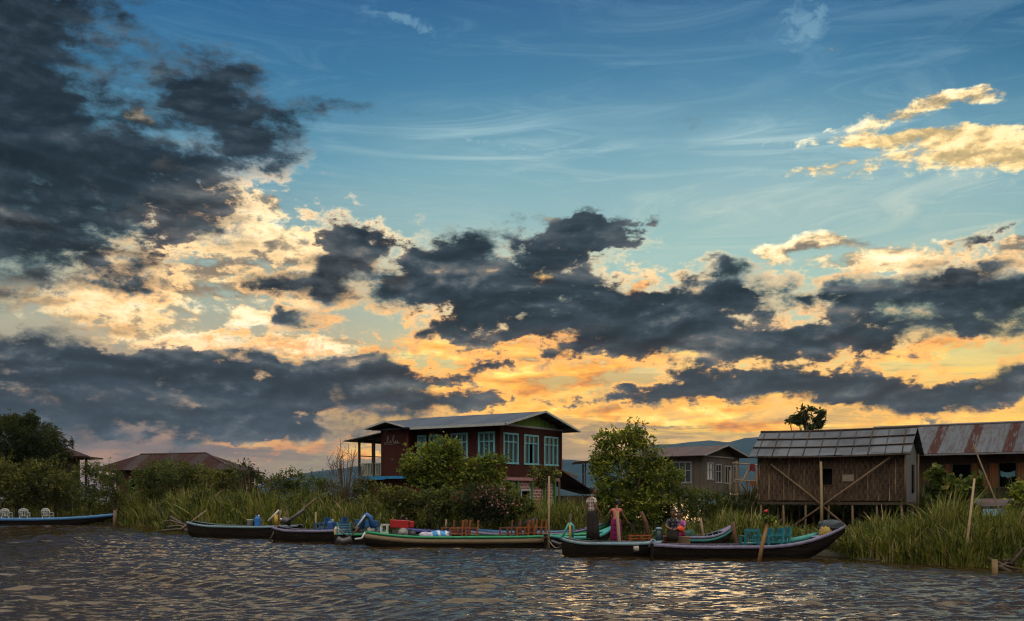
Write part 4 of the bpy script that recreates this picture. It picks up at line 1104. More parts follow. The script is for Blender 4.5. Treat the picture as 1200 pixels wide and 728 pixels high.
def plant(name, label, cat, base, blobs_, dens, leaf, mat, seed, trunk_h=None, trunk_r=.06, limbs=5, bark=None, group=None, up=.55, aspect=.5, droop=0.0, shell=.5, twigs=0):
    """tree or bush: base point, crown ellipsoids relative to it, tapered trunk with limbs into the crown"""
    rg = np.random.default_rng(seed); rr = random.Random(seed)
    root = thing(name, label, cat, base, 0, group)
    P_, T_, O_ = crown_points(rg, blobs_, dens, shell)
    if twigs:       # thin sprays that break the outline
        for i in range(twigs):
            b = blobs_[rr.randrange(len(blobs_))]
            v = Vector((rr.gauss(0, 1), rr.gauss(0, .6), abs(rr.gauss(.4, .8)))).normalized()
            p0 = np.array([b[0]+v.x*b[3]*.85, b[1]+v.y*b[4]*.85, b[2]+v.z*b[5]*.85]); ln = rr.uniform(.2, .85)*min(b[3], b[5])
            k = rr.randint(6, 12); tt = np.linspace(0, 1, k)[:, None]
            pts = p0+np.array([v.x*.6, v.y*.6, v.z+.5])*tt*ln+rg.normal(size=(k, 3))*leaf*.35
            P_ = np.concatenate([P_, pts]); T_ = np.concatenate([T_, rg.uniform(.3, .8, k)]); O_ = np.concatenate([O_, np.repeat(np.array([[v.x, v.y, v.z]]), k, 0)])
    leaf_mesh('crown', P_, leaf, T_, mat, root, rg, up, aspect, droop, O_)
    cz = sum(b[2] for b in blobs_)/len(blobs_); th = trunk_h if trunk_h is not None else cz*.8
    mb = MB()
    lean = Vector((rr.uniform(-.1, .1), rr.uniform(-.1, .1), 0))*th
    tp = Vector((0, 0, th))+lean
    mb.tube([(0, 0, -.25), tuple(tp*.35+Vector((rr.uniform(-.05, .05), 0, 0))), tuple(tp*.7), tuple(tp)], [trunk_r*1.3, trunk_r, trunk_r*.8, trunk_r*.6], 8)
    for i in range(limbs):
        b = blobs_[i % len(blobs_)]
        t0 = rr.uniform(.35, 1.0); s0 = tp*t0
        e = Vector((b[0]+rr.uniform(-.7, .7)*b[3], b[1]+rr.uniform(-.7, .7)*b[4], b[2]+rr.uniform(-.2, .85)*b[5]))
        m_ = s0.lerp(e, .5)+Vector((rr.uniform(-.1, .1), rr.uniform(-.1, .1), rr.uniform(.0, .25)))*(e-s0).length
        mb.tube([tuple(s0), tuple(m_), tuple(e)], [trunk_r*.55*(1.2-t0*.4), trunk_r*.35, trunk_r*.12], 6)
        for j in range(2):
            f_ = e+Vector((rr.uniform(-.5, .5)*b[3], rr.uniform(-.5, .5)*b[4], rr.uniform(-.2, .5)*b[5]))
            mb.tube([tuple(m_.lerp(e, .5)), tuple(f_)], [trunk_r*.22, trunk_r*.07], 5)
    mb.build('trunk' if cat == 'tree' else 'stem', bark or m_bark, root)
    return root
def px_blobs(Y, base, lst, dy=.75):
    """crown ellipsoids given by photo column, row and half sizes at depth Y"""
    out = []
    for i, b in enumerate(lst):
        px, py, rx, ry = b[:4]
        p = P(px, py, Y); s_ = Y/F
        out.append((p.x-base[0], ((i*37) % 5-2)*.12*rx*s_+(b[4] if len(b) > 4 else 0), p.z-base[2], rx*s_, rx*s_*dy, ry*s_))
    return out
def pplant(name, label, cat, Y, px, lst, dens, leaf, mat, seed, gz=.35, **k):
    x = (px-600)/F*Y; base = (x, Y, gz)
    return plant(name, label, cat, base, px_blobs(Y, base, lst), dens, leaf, mat, seed, **k)
# dark tree at the far left
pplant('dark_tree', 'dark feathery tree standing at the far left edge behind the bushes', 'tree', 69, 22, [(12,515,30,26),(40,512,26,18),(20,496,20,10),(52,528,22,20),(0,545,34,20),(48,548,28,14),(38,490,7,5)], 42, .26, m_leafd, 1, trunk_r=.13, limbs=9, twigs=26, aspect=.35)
pplant('frond_sapling', 'sapling with small drooping fronds at the edge of the dark porch', 'tree', 70, 66, [(66,513,9,6),(80,518,7,6),(74,530,10,8)], 24, .22, m_leafd, 2, trunk_r=.05, droop=.3, twigs=8, aspect=.3)
BG = 'bushes along the left bank'
for i, (px, Y, lst, mat_, dens, leaf, lab) in enumerate([
    (18, 67, [(0,560,26,20),(25,566,26,18),(40,556,20,14),(10,580,30,16)], m_leafo, 46, .17, 'broad olive bush below the dark tree at the left edge'),
    (62, 67.5, [(58,562,20,18),(75,572,16,16),(50,580,22,16)], m_leafo, 44, .17, 'olive bush in front of the dark porch'),
    (104, 67, [(96,560,9,14),(108,550,9,10),(115,568,14,16),(100,582,16,14)], m_leafm, 36, .16, 'spindly open bush between the porch and the tin roofed shed'),
    (132, 66, [(128,556,12,10),(136,572,14,14),(124,585,14,12)], m_leafm, 36, .16, 'loose bush at the left corner of the tin roofed shed'),
    (182, 64, [(172,560,14,14),(190,554,18,14),(186,574,22,14)], m_leafm, 46, .16, 'round bush in front of the tin roofed shed'),
    (218, 63, [(210,556,20,14),(232,560,18,15),(222,576,24,14)], m_leafm, 46, .16, 'broad bush covering the right half of the tin roofed shed'),
    (258, 60, [(250,564,16,14),(268,560,12,12),(260,582,20,14)], m_leafo, 44, .16, 'olive bush at the right corner of the tin roofed shed'),
    (292, 58, [(288,556,10,12),(300,566,14,12),(285,578,16,14)], m_leafd, 40, .16, 'dark pointed bush right of the tin roofed shed'),
    (335, 56, [(326,568,14,12),(345,562,10,10),(338,582,20,13)], m_leafm, 40, .16, 'thin topped bush left of the bare shrub'),
    (376, 54, [(370,572,16,12),(388,580,16,13)], m_leafm, 42, .15, 'low bush just left of the bare shrub'),
    (428, 50, [(425,570,12,9),(440,582,18,14),(418,588,16,12)], m_leafm, 44, .14, 'low bush below the veranda of the red house')]):
    pplant('bush', lab, 'bush', Y, px, lst, dens, leaf, mat_, 20+i, trunk_r=.04, limbs=5, twigs=34, group=BG)
LB = 'low shrubs at the water along the left bank'
for i, (px, dY, lst, mat_, lab) in enumerate([
    (150, 2.2, [(146,592,14,12),(158,598,12,10)], m_leafm, 'low shrub at the water right of the bow of the blue railed boat'),
    (176, 2.6, [(172,588,14,13),(186,596,13,11)], m_leafo, 'low olive shrub at the water left of the driftwood'),
    (206, 2.2, [(204,594,13,11),(216,598,12,10)], m_leafm, 'low shrub right behind the driftwood'),
    (246, 2.4, [(240,590,15,13),(256,598,14,11)], m_leafd, 'dark low shrub behind the stern of the pale blue railed boat'),
    (284, 2.6, [(278,592,14,12),(294,600,14,10)], m_leafm, 'low shrub behind the white bucket'),
    (318, 3.0, [(312,590,14,14),(328,600,14,11)], m_leafo, 'low olive shrub behind the tripod frame'),
    (356, 3.0, [(348,592,15,13),(364,600,14,11)], m_leafm, 'low shrub behind the lifted propeller shafts'),
    (396, 3.0, [(388,594,15,12),(404,602,14,10)], m_leafd, 'dark low shrub behind the pale teal seat back'),
    (438, 3.0, [(430,598,15,12),(448,604,14,10)], m_leafo, 'low olive shrub behind the blue hooded engine'),
    (30, 2.4, [(24,594,16,10),(44,598,14,9)], m_leafm, 'low shrub behind the middle white plastic chair'),
    (88, 2.6, [(80,594,15,10),(98,600,14,9)], m_leafd, 'dark low shrub behind the bow of the blue railed boat')]):
    Y = 60
    for _ in range(6): Y = float(shore_y((px-600)/F*Y))+dY
    pplant('bush', lab, 'bush', Y, px, lst, 44, .15, mat_, 300+i, gz=.15, trunk_r=.03, limbs=5, twigs=30, group=LB)
# bare shrub beside the veranda
def bare(name, label, cat, Y, px, top, n, seed, spread=26, foot=600):
    rr = random.Random(seed); x = (px-600)/F*Y; s_ = Y/F
    root = thing(name, label, cat, (x, Y, .35)); mb = MB()
    H = P(px, top, Y).z-.35
    for i in range(n):
        a = rr.uniform(-1, 1); tip = Vector((a*spread*s_, rr.uniform(-.6, .6), H*rr.uniform(.55, 1)*(1-.25*abs(a)))); b0 = Vector((rr.uniform(-.12, .12), rr.uniform(-.12, .12), -.2))
        mid = b0.lerp(tip, .5)+Vector((-a*.18, 0, .12))
        mb.tube([tuple(b0), tuple(mid), tuple(tip)], [.036, .024, .010], 5)
        for j in range(5):
            t = rr.uniform(.35, .95); q = mid.lerp(tip, t*.9) if t > .5 else b0.lerp(mid, t*2)
            e = q+Vector((rr.uniform(-.4, .4), rr.uniform(-.3, .3), rr.uniform(.15, .5)))
            mb.tube([tuple(q), tuple(e)], [.014, .007], 4)
    mb.build('branches', m_bark, root); return root
bare('bare_shrub', 'bare leafless shrub standing left of the veranda', 'shrub', 49.5, 405, 509, 26, 5)
bare('dry_stalks', 'thin dry stalks rising above the bushes left of the bare shrub', 'shrub', 57, 292, 538, 8, 9, 16)
bare('dry_stalks', 'short dry stalks rising over the bush in the middle of the left bank', 'shrub', 56, 318, 545, 7, 12, 12)
# bushes in front of the red house
pplant('leafy_bush', 'big bright leafy bush hiding the windows of the red house', 'bush', 44.5, 508, [(500,540,26,17),(520,528,20,14),(492,552,22,14),(530,548,22,16),(510,562,30,12),(478,545,9,9)], 62, .16, m_leaf, 40, trunk_r=.06, limbs=8, twigs=50)
pplant('leafy_bush', 'smaller bright bush right of the big one below the corner windows of the red house', 'bush', 45, 572, [(560,548,16,13),(578,543,14,12),(572,562,22,13),(545,566,18,12)], 60, .155, m_leaf, 41, trunk_r=.05, limbs=6, twigs=30)
FG = 'dark shrubs below the red house'
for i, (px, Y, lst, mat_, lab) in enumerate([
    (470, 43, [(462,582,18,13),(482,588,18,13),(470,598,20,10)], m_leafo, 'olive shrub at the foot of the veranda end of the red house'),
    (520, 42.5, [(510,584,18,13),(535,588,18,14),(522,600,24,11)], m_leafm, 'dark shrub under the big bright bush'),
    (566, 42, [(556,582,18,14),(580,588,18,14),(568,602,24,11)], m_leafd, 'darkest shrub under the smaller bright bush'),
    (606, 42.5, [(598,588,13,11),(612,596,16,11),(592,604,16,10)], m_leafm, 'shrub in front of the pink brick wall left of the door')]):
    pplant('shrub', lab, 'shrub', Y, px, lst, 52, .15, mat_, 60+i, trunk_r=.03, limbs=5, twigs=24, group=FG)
pplant('flowering_shrub', 'small yellowish shrub against the pink brick wall', 'shrub', 46.8, 597, [(596,573,6,8),(601,580,7,7)], 60, .15, leafmat('yellow green leaves', [(0, (.08, .09, .01)), (.6, (.25, .22, .03)), (1, (.38, .30, .05))]), 70, trunk_r=.02, limbs=3)
pplant('pole_vine', 'dark creeper hanging in front of the corner of the red house', 'creeper', 45.5, 640, [(632,555,11,8),(645,556,10,8),(638,566,11,6)], 62, .14, m_leafo, 71, trunk_r=.025, limbs=4, twigs=8, droop=.5, trunk_h=2.4)
# the leafy tree in the middle
pplant('leafy_tree', 'full bright green tree behind the standing people', 'tree', 40, 742, [(728,520,20,17),(742,510,14,13),(712,530,16,18),(752,535,20,22),(725,552,28,20),(768,556,20,22),(700,546,10,14),(745,576,28,16),(714,574,18,14),(732,590,26,14),(760,588,26,14),(710,588,16,12),(722,602,22,10),(750,604,24,10),(786,560,14,14),(705,516,8,8)], 54, .145, m_leaf, 80, trunk_r=.10, limbs=14, bark=m_barkp, twigs=110)
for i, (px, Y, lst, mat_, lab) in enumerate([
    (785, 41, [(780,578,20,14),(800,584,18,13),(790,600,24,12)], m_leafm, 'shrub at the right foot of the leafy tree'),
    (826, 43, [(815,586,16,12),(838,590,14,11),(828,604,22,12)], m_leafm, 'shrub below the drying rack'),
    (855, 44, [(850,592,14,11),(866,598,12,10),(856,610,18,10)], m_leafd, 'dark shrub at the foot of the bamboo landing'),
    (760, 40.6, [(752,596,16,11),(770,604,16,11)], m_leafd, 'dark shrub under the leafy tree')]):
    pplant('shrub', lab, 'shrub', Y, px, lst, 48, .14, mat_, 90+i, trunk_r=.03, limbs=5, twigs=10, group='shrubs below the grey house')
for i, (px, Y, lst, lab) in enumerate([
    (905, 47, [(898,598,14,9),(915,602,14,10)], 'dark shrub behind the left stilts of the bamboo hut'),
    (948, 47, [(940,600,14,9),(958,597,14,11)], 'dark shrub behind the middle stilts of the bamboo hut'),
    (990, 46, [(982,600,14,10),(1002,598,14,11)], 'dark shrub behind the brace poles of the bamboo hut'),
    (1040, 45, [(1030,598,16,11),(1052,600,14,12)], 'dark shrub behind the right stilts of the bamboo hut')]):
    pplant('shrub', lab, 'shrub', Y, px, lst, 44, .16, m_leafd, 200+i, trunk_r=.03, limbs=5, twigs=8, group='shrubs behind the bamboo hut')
# umbrella-leaved tree behind the hut
pplant('papaya_tree', 'slender tree with clumps of drooping leaves rising over the hut roof', 'tree', 56, 946, [(930,494,8,5),(946,480,7,5),(960,488,6,8),(938,487,5,5),(958,497,9,5),(946,500,10,3),(944,492,6,5),(963,484,4,4)], 30, .30, m_leafd, 110, trunk_r=.08, limbs=9, droop=.9, aspect=.34, twigs=10)
# plants before the building on the right
pplant('broad_leaf_plant', 'broad leaved plant climbing below the left window of the tin roofed building', 'plant', 37.5, 1118, [(1100,560,9,9),(1112,570,14,10),(1130,574,16,8),(1145,568,8,7),(1108,584,18,9),(1095,575,10,12)], 34, .30, m_leafm, 120, trunk_r=.03, limbs=7, aspect=.75, twigs=8)
pplant('bush', 'green bush at the right edge in front of the tin roofed building', 'bush', 37, 1196, [(1192,580,10,10),(1205,572,14,12),(1200,594,16,10)], 54, .17, m_leaf, 121, trunk_r=.04, limbs=5, twigs=6)

# ------------------------------------------------------------------ reeds: nobody could count them
def reeds(name, label, n, region, height, rg, width=.03, lean=.35, mat=None, clump=.35):
    """curved grass blades; region(n, rg) gives foot points, height(x, y) the local height"""
    xy = region(n, rg)
    n = len(xy)
    H = height(xy[:, 0], xy[:, 1])*rg.uniform(.45, 1.2, n)
    ok = H > .12; xy, H = xy[ok], H[ok]; n = len(xy)
    cl = np.sin(xy[:, 0]*2.3+xy[:, 1]*1.1)+np.sin(xy[:, 0]*.9-xy[:, 1]*2.7+2)
    H *= 1+.14*cl
    th = rg.uniform(0, 2*PI, n); ln = np.abs(rg.normal(0, lean, n))+.05
    dirv = np.stack([np.cos(th), np.sin(th)], 1)*ln[:, None]*H[:, None]
    dirv[:, 0] += .10*H*cl*.5
    nrm = rg.normal(size=(n, 2)); nrm /= np.linalg.norm(nrm, axis=1)[:, None]
    w = width*rg.uniform(.6, 1.4, n)
    tint = np.clip(rg.normal(.40, .27, n)+.12*cl, 0, 1)
    dead = rg.uniform(size=n) < .12; tint[dead] = rg.uniform(.85, 1, dead.sum())
    rows = []; tt = []
    for t, ww in ((0, .8), (.4, 1.0), (.75, .75), (1.0, .08)):
        off = dirv*(t**2.2)
        z = H*t*(1-.28*ln*t*t)+gz(xy)
        c = np.concatenate([xy+off, z[:, None]], 1)
        e = np.concatenate([nrm*(w*ww*.5)[:, None], np.zeros((n, 1))], 1)
        rows += [c-e, c+e]
    V = np.stack(rows, 1).reshape(-1, 3)
    b = (np.arange(n)*8)[:, None]
    Q = np.concatenate([b+np.array([[0, 1, 3, 2]]), b+np.array([[2, 3, 5, 4]]), b+np.array([[4, 5, 7, 6]])], 1).reshape(-1, 4)
    o = mesh_np(name, V, Q, [mat or m_reed], None, {'tint': np.repeat(tint, 8)})
    return tag(o, label, 'reeds', None, 'stuff')
def gz(xy):
    d = xy[:, 1]-shore_y(xy[:, 0])
    return np.interp(d, [-.8, 0, .5, 2.5, 14], [-.4, -.05, .1, .25, .4])-.05
def band(x0, x1, d0, d1):
    def f(n, rg):
        x = rg.uniform(x0, x1, n); d = d0+(d1-d0)*rg.uniform(0, 1, n)**1.3
        d = d+.35*np.sin(x*1.3)+.2*np.sin(x*3.1+1)
        return np.stack([x, shore_y(x)+d], 1)
    return f
def hpix(tab):
    """reed height from the photo row of the reed tops at a photo column"""
    tx = np.array([a for a, b in tab], float); ty = np.array([b for a, b in tab], float)
    def f(x, y):
        px = 600+F*x/y
        top = np.interp(px, tx, ty)
        front = y-shore_y(x)
        h = CAMH+(HZ-top)/F*y-.2
        return np.clip(h*np.interp(front, [-.3, .3, 1.2, 2.5], [.35, .6, .9, 1.0]), .1, 3.4)
    return f
topL = hpix([(-200,585),(0,588),(60,592),(130,586),(150,578),(200,576),(280,576),(330,580),(400,584),(470,592),(560,598),(620,588),(660,584),(700,590),(760,608),(800,612)])
reeds('reeds', 'dense green reeds along the left bank', 26000, band(-52, -2, .0, 5.5), topL, np.random.default_rng(1), .065, .5)
topM = hpix([(560,600),(620,588),(650,583),(690,586),(710,596),(760,612),(800,612),(825,612),(840,602),(860,598),(890,604),(920,614),(985,619),(1000,618)])
reeds('reeds', 'short reeds between the red house and the bamboo hut', 14000, band(-2, 14.2, .3, 5), topM, np.random.default_rng(2), .046, .5)
topR = hpix([(960,640),(985,634),(1000,612),(1030,604),(1060,602),(1095,593),(1120,588),(1150,598),(1175,603),(1200,600),(1250,600),(1500,600)])
reeds('reeds', 'tall bright reeds on the right bank', 30000, band(10.2, 24, -.1, 4.2), topR, np.random.default_rng(3), .040, .45)
# floating weed and litter at the waterline
def weed_region(x0, x1, w):
    def f(n, rg):
        x = rg.uniform(x0, x1, n); return np.stack([x, shore_y(x)+rg.normal(-.15, w, n)], 1)
    return f
def lowgrass(label, n, x0, x1, d0, d1, seed, h=.28):
    rg = np.random.default_rng(seed)
    reeds('low_grass', label, n, band(x0, x1, d0, d1), lambda x, y: np.full_like(x, h), rg, .03, .6, m_reed)
lowgrass('low weeds covering the bank behind the reeds', 16000, -50, 26, 3, 16, 8, .5)
lowgrass('trailing weeds hanging over the water along the bank', 9000, -50, 24, -.35, .5, 9, .22)

rgd = np.random.default_rng(12)
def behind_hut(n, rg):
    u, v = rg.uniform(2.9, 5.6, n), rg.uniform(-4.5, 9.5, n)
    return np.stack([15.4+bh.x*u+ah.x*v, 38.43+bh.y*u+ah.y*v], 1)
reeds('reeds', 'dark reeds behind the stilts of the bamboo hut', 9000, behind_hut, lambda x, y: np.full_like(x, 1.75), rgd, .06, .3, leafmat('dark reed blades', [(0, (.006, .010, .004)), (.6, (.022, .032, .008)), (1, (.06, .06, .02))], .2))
# pink blossoms in front of the red house
bl_ = [o for o in C.objects if o.get('label') == 'shrub in front of the pink brick wall left of the door'][0]
bl_['label'] = 'pink flowering shrub in front of the pink brick wall left of the door'
pk_ = []
for px, py in ((566, 572), (575, 577), (588, 575), (596, 585), (605, 590), (560, 580), (582, 588), (572, 592), (590, 596)):
    q = P(px, py, 41.4)-bl_.location
    pk_.append(np.array(q)[None]+rgd.normal(size=(16, 3))*.16)
pk_ = np.concatenate(pk_)
leaf_mesh('blossoms', pk_, .10, rgd.uniform(0, 1, len(pk_)), leafmat('pink petals', [(0, (.20, .06, .07)), (1, (.42, .20, .20))]), bl_, rgd, .3, .8)
# ------------------------------------------------------------------ boats
m_hull = paint('tarred hull planks', (.013, .009, .007), (.006, .005, .005), .85, 4, .10, (1, 3, 6))
def hullmat():
    m_, gg, o = new_mat('tarred plank hull')
    t = gg.n('ShaderNodeTexCoord').outputs['Object']; x, y, z = gg.sep(t)
    n_ = gg.noise3(gg.v('MULTIPLY', t, (1, 3, 7)), 2.2, 5, .7); n2_ = gg.noise3(t, 5, 5, .7)
    fr_ = gg.m('FRACT', gg.m('DIVIDE', gg.m('MULTIPLY_ADD', n_, .02, z), .13)); seam = gg.ss(fr_, .10, .0)
    col = gg.mix(gg.m('MULTIPLY', gg.ss(n_, .45, .7), .8), (.013, .009, .007), (.034, .024, .016))
    col = gg.mix(gg.m('MULTIPLY', gg.ss(n2_, .58, .72), .55), col, (.075, .055, .036))
    wl = gg.m('MULTIPLY', gg.ss(gg.m('MULTIPLY_ADD', n2_, .12, z), .17, .09), .6)
    col = gg.mix(wl, col, (.045, .038, .022))
    col = gg.mix(gg.m('MULTIPLY', seam, .8), col, (.003, .003, .003))
    bsdf(gg, o, col, .85, .12, gg.m('MULTIPLY_ADD', seam, -.8, n_), .5, .015); return m_
m_hull = hullmat()
m_hullin = paint('bare inner hull', (.085, .052, .030), (.040, .026, .018), .85, 4, .15, (.6, 4, 4))
m_railblue = paint('blue rail paint', (.05, .17, .36), (.03, .08, .18), .5, 7, .4)
m_raildeep = paint('deep blue rail paint', (.06, .07, .26), (.04, .045, .13), .5, 7, .4)
m_raillilac = paint('lilac grey rail paint', (.17, .155, .24), (.07, .065, .10), .55, 7, .4)
m_railpale = paint('pale blue grey rail paint', (.17, .25, .29), (.07, .10, .13), .55, 7, .4)
m_railgreen = paint('green rail paint', (.02, .26, .11), (.02, .12, .06), .5, 7, .4)
m_railteal = paint('teal rail paint', (.05, .28, .25), (.03, .14, .13), .5, 7, .4)
m_beige = paint('beige side band', (.27, .20, .12), (.15, .105, .065), .7, 4, .25, (.7, 4, 6))
m_chair = paint('varnished orange brown wood', (.24, .075, .022), (.10, .03, .012), .45, 8, .45)
m_chaird = paint('varnished dark brown wood', (.15, .055, .025), (.08, .03, .015), .45, 8, .45)
m_tealchair = paint('teal chair paint', (.020, .165, .20), (.012, .09, .11), .5, 8, .4)
m_plastic = paint('white plastic', (.50, .51, .50), (.36, .37, .36), .4, 5, .45)
m_iron = paint('oily iron', (.05, .05, .052), (.03, .02, .016), .5, 8, .5)
m_redpaint = paint('red engine paint', (.34, .012, .014), (.20, .01, .012), .35, 7, .5)
m_blue = paint('blue engine paint', (.02, .085, .24), (.015, .05, .14), .45, 7, .45)
m_bluebright = paint('blue board paint', (.02, .13, .40), (.02, .08, .24), .5, 7, .4)
m_tealboard = paint('pale teal board', (.06, .30, .36), (.05, .20, .24), .55, 6, .4)
m_yellow = paint('yellow paint', (.46, .27, .03), (.28, .15, .03), .55, 7, .4)

def boat_profile(L, B, fb, bow, stern, bow_w, stern_w, n=30, flat=.62):
    """half beam, sheer height and bottom height along the length"""
    out = []
    for i in range(n+1):
        s = i/n
        sb = max(0, (s-.52)/.48); ss_ = max(0, (.30-s)/.30)
        w = B/2*(1-sb**2.2*(1-bow_w))*(1-ss_**2.0*(1-stern_w))
        sh = fb+bow*sb**2.2+stern*ss_**2
        bt = -.16+(bow+fb*.75)*max(0, (s-.72)/.28)**1.5*1.05+(stern+fb*.45)*max(0, (.16-s)/.16)**1.6*.6
        out.append((s*L, w, sh, min(bt, sh-.07), w*flat))
    return out
def make_boat(name, label, A, Bp, beam=1.15, fb=.42, bow=.5, stern=.12, bow_w=.12, stern_w=.45, rail=None, band=None, band_h=.0, rail_h=.075, inner=None, thwarts=(), group=None, ribs=12, floor=True, cat='boat'):
    """A, Bp: stern and bow on the water as world (x, y)"""
    A, Bp = Vector(A), Vector(Bp); d = Bp-A; L = d.length
    root = thing(name, label, cat, (A.x, A.y, 0), math.atan2(d.y, d.x), group)
    pr = boat_profile(L, beam, fb, bow, stern, bow_w, stern_w)
    def ring(x, w, sh, bt, wf, off=0.0):
        w, wf = max(w-off, .012), max(wf-off, .008); b = bt+off; m_ = b+(sh-b)*.5
        return [(x, -w, sh), (x, -(w*.72+wf*.28)*1.0, m_), (x, -wf, b+.02), (x, 0, b), (x, wf, b+.02), (x, (w*.72+wf*.28), m_), (x, w, sh)]
    outer = [ring(*p) for p in pr]; inr = [ring(*p, off=.04) for p in pr]
    inr = [[(max(.05, min(L-.05, x)), y, z) for x, y, z in r] for r in inr]
    mb = MB(); nO = 7
    mb.loft(outer, closed=False)
    mb.loft([r[::-1] for r in inr], closed=False)
    for side in (0, 6):
        a = [r[side] for r in outer]; b = [r[side] for r in inr]
        mb.loft([a, b] if side == 0 else [b, a], closed=False, smooth=False)
    for k, e in ((0, 0), (-1, 1)):
        f = outer[k]; mb.add(f, [tuple(range(7)) if not e else tuple(range(6, -1, -1))])
    hull = mb.build('hull', m_hull, root)
    # painted sheer plank on both sides, a little proud
    rl = MB()
    for sg in (-1, 1):
        a = []
        for x, w, sh, bt, wf in pr:
            w = max(w, .03)
            h = min(rail_h, (sh-bt)*.8)
            a.append([(x, sg*(w+.022), sh+.022), (x, sg*(w+.022), sh-h), (x, sg*(w-.0), sh-h-.004), (x, sg*max(w-.055, .0), sh+.010), (x, sg*max(w-.055, .0), sh+.026)][::sg])
        rl.loft(a, closed=True)
    rl.build('gunwale', rail or m_railblue, root)
    if band:
        bd = MB()
        for sg in (-1, 1):
            a = []
            for x, w, sh, bt, wf in pr:
                w = max(w, .03); t0, t1 = rail_h/(sh-bt)+.03, (rail_h+band_h)/(sh-bt)
                t1 = min(t1, .8)
                def side(t):
                    wm = w*.72+wf*.28
                    ww = w+(wm-w)*t*2 if t < .5 else wm+(wf-wm)*(t-.5)*2
                    return ww, sh+(bt-sh)*t
                (wa, za), (wb, zb) = side(t0), side(t1)
                a.append([(x, sg*(wa+.012), za), (x, sg*(wb+.012), zb), (x, sg*(wb-.01), zb), (x, sg*(wa-.01), za)][::sg])
            bd.loft(a, closed=True)
        bd.build('side_band', band, root)
    if floor:
        fl = MB(); a = []
        for x, w, sh, bt, wf in pr[3:-5]: zf = max(bt+.10, sh-.26); wm = wf+(w-wf)*min(1, (zf-bt)/(sh-bt))*.8; a.append([(x, -wm+.05, zf), (x, wm-.05, zf)])
        fl.loft(a, closed=False); fl.loft([[(x, y, z-.02) for x, y, z in r][::-1] for r in a], closed=False)
        fl.build('floor', m_hullin, root)
    rb = MB()
    for k in range(ribs):
        i = 3+int((len(pr)-9)*k/max(1, ribs-1)); x, w, sh, bt, wf = pr[i]
        rb.tube([(x, -w+.05, sh-.02), (x, -(w*.72+wf*.28)+.06, (sh+bt)/2), (x, -wf+.05, bt+.08)], .022, 5); rb.tube([(x, w-.05, sh-.02), (x, (w*.72+wf*.28)-.06, (sh+bt)/2), (x, wf-.05, bt+.08)], .022, 5)
    if ribs: rb.build('ribs', inner or m_hullin, root)
    for s, m_ in thwarts:
        i = int(s*(len(pr)-1)); x, w, sh, bt, wf = pr[i]
        t = MB(); t.bb(x-.14, x+.14, -w+.045, w-.045, sh-.10, sh-.065); t.build('thwart', m_, root)
    x, w, sh, bt, wf = pr[-2]
    dk = MB(); a = [[(x, -w+.02, sh+.012), (x, w-.02, sh+.012)] for x, w, sh, bt, wf in pr[-6:]]
    dk.loft(a, closed=False, smooth=False); dk.loft([[(x, y, z-.03) for x, y, z in r][::-1] for r in a], closed=False); dk.build('bow_deck', rail or m_railblue, root)
    root['_L'] = L
    return root, pr
def wpt(px, py, z=0.0):
    Y = yw(py, z); return ((px-600)/F*Y, Y)
def inboat(bt, x, y, z):
    """world point from a boat's own coordinates"""
    root = bt[0]; c, s_ = math.cos(root.rotation_euler.z), math.sin(root.rotation_euler.z)
    return Vector((root.location.x+x*c-y*s_, root.location.y+x*s_+y*c, z))
def sheer(bt, x):
    pr = bt[1]; L = pr[-1][0]; return float(np.interp(x, [p[0] for p in pr], [p[2] for p in pr]))
def floorz(bt, x):
    pr = bt[1]; return float(np.interp(x, [p[0] for p in pr], [max(p[3]+.10, p[2]-.26) for p in pr]))
def boat_x(bt, px, y=0.0):
    """position along a boat where its line at offset y crosses photo column px"""
    lo, hi = -2.0, bt[1][-1][0]+2
    f = lambda x: (lambda w: 600+F*w.x/w.y-px)(inboat(bt, x, y, 0))
    a, b = f(lo), f(hi)
    for _ in range(40):
        m_ = (lo+hi)/2
        if (f(m_) > 0) == (b > 0): hi = m_
        else: lo = m_
    return (lo+hi)/2

# moored boats, left to right
b1 = make_boat('long_boat', 'long dark boat with a bright blue rail and white plastic chairs at the far left', (-38.6, 65.2), wpt(134, 615.6), 1.2, .46, .30, .1, .25, .4, m_railblue, rail_h=.16)
b2 = make_boat('long_boat', 'dark boat with a pale blue rail and an overhanging stern off the left reeds', wpt(224, 629), wpt(352, 633), 1.1, .56, .10, .16, .3, .5, m_railpale, rail_h=.07, thwarts=((.4, m_hullin), (.65, m_hullin)))
b3 = make_boat('long_boat', 'dark boat with a lilac grey rail carrying blue chairs', wpt(322, 635), wpt(415, 636.5), 1.15, .52, .08, .14, .4, .45, m_raillilac, rail_h=.08, thwarts=((.35, m_hullin), (.6, m_hullin)))
b3b = make_boat('small_boat', 'small low boat with a blue engine behind the stern of the beige banded boat', wpt(393, 637.5), wpt(452, 636), .95, .40, .1, .1, .4, .4, m_railgreen, rail_h=.06)
b4 = make_boat('long_boat', 'long boat with a green rail and beige band carrying orange chairs', wpt(428, 641.5), wpt(700, 641.0), 1.2, .42, .12, .20, .2, .35, m_railgreen, m_beige, .20, .06, thwarts=((.5, m_railgreen), (.62, m_railgreen), (.78, m_railgreen)))
b5 = make_boat('long_boat', 'dark boat with a deep blue rail and a high raised bow behind the orange chairs', wpt(470, 634), wpt(634, 632), 1.15, .46, .60, .1, .08, .4, m_raildeep, rail_h=.12)
b6 = make_boat('long_boat', 'boat with a blue rail moored farthest back behind the standing man', wpt(560, 634.5), wpt(716, 634), 1.15, .44, .66, .1, .08, .4, m_railblue, rail_h=.14)
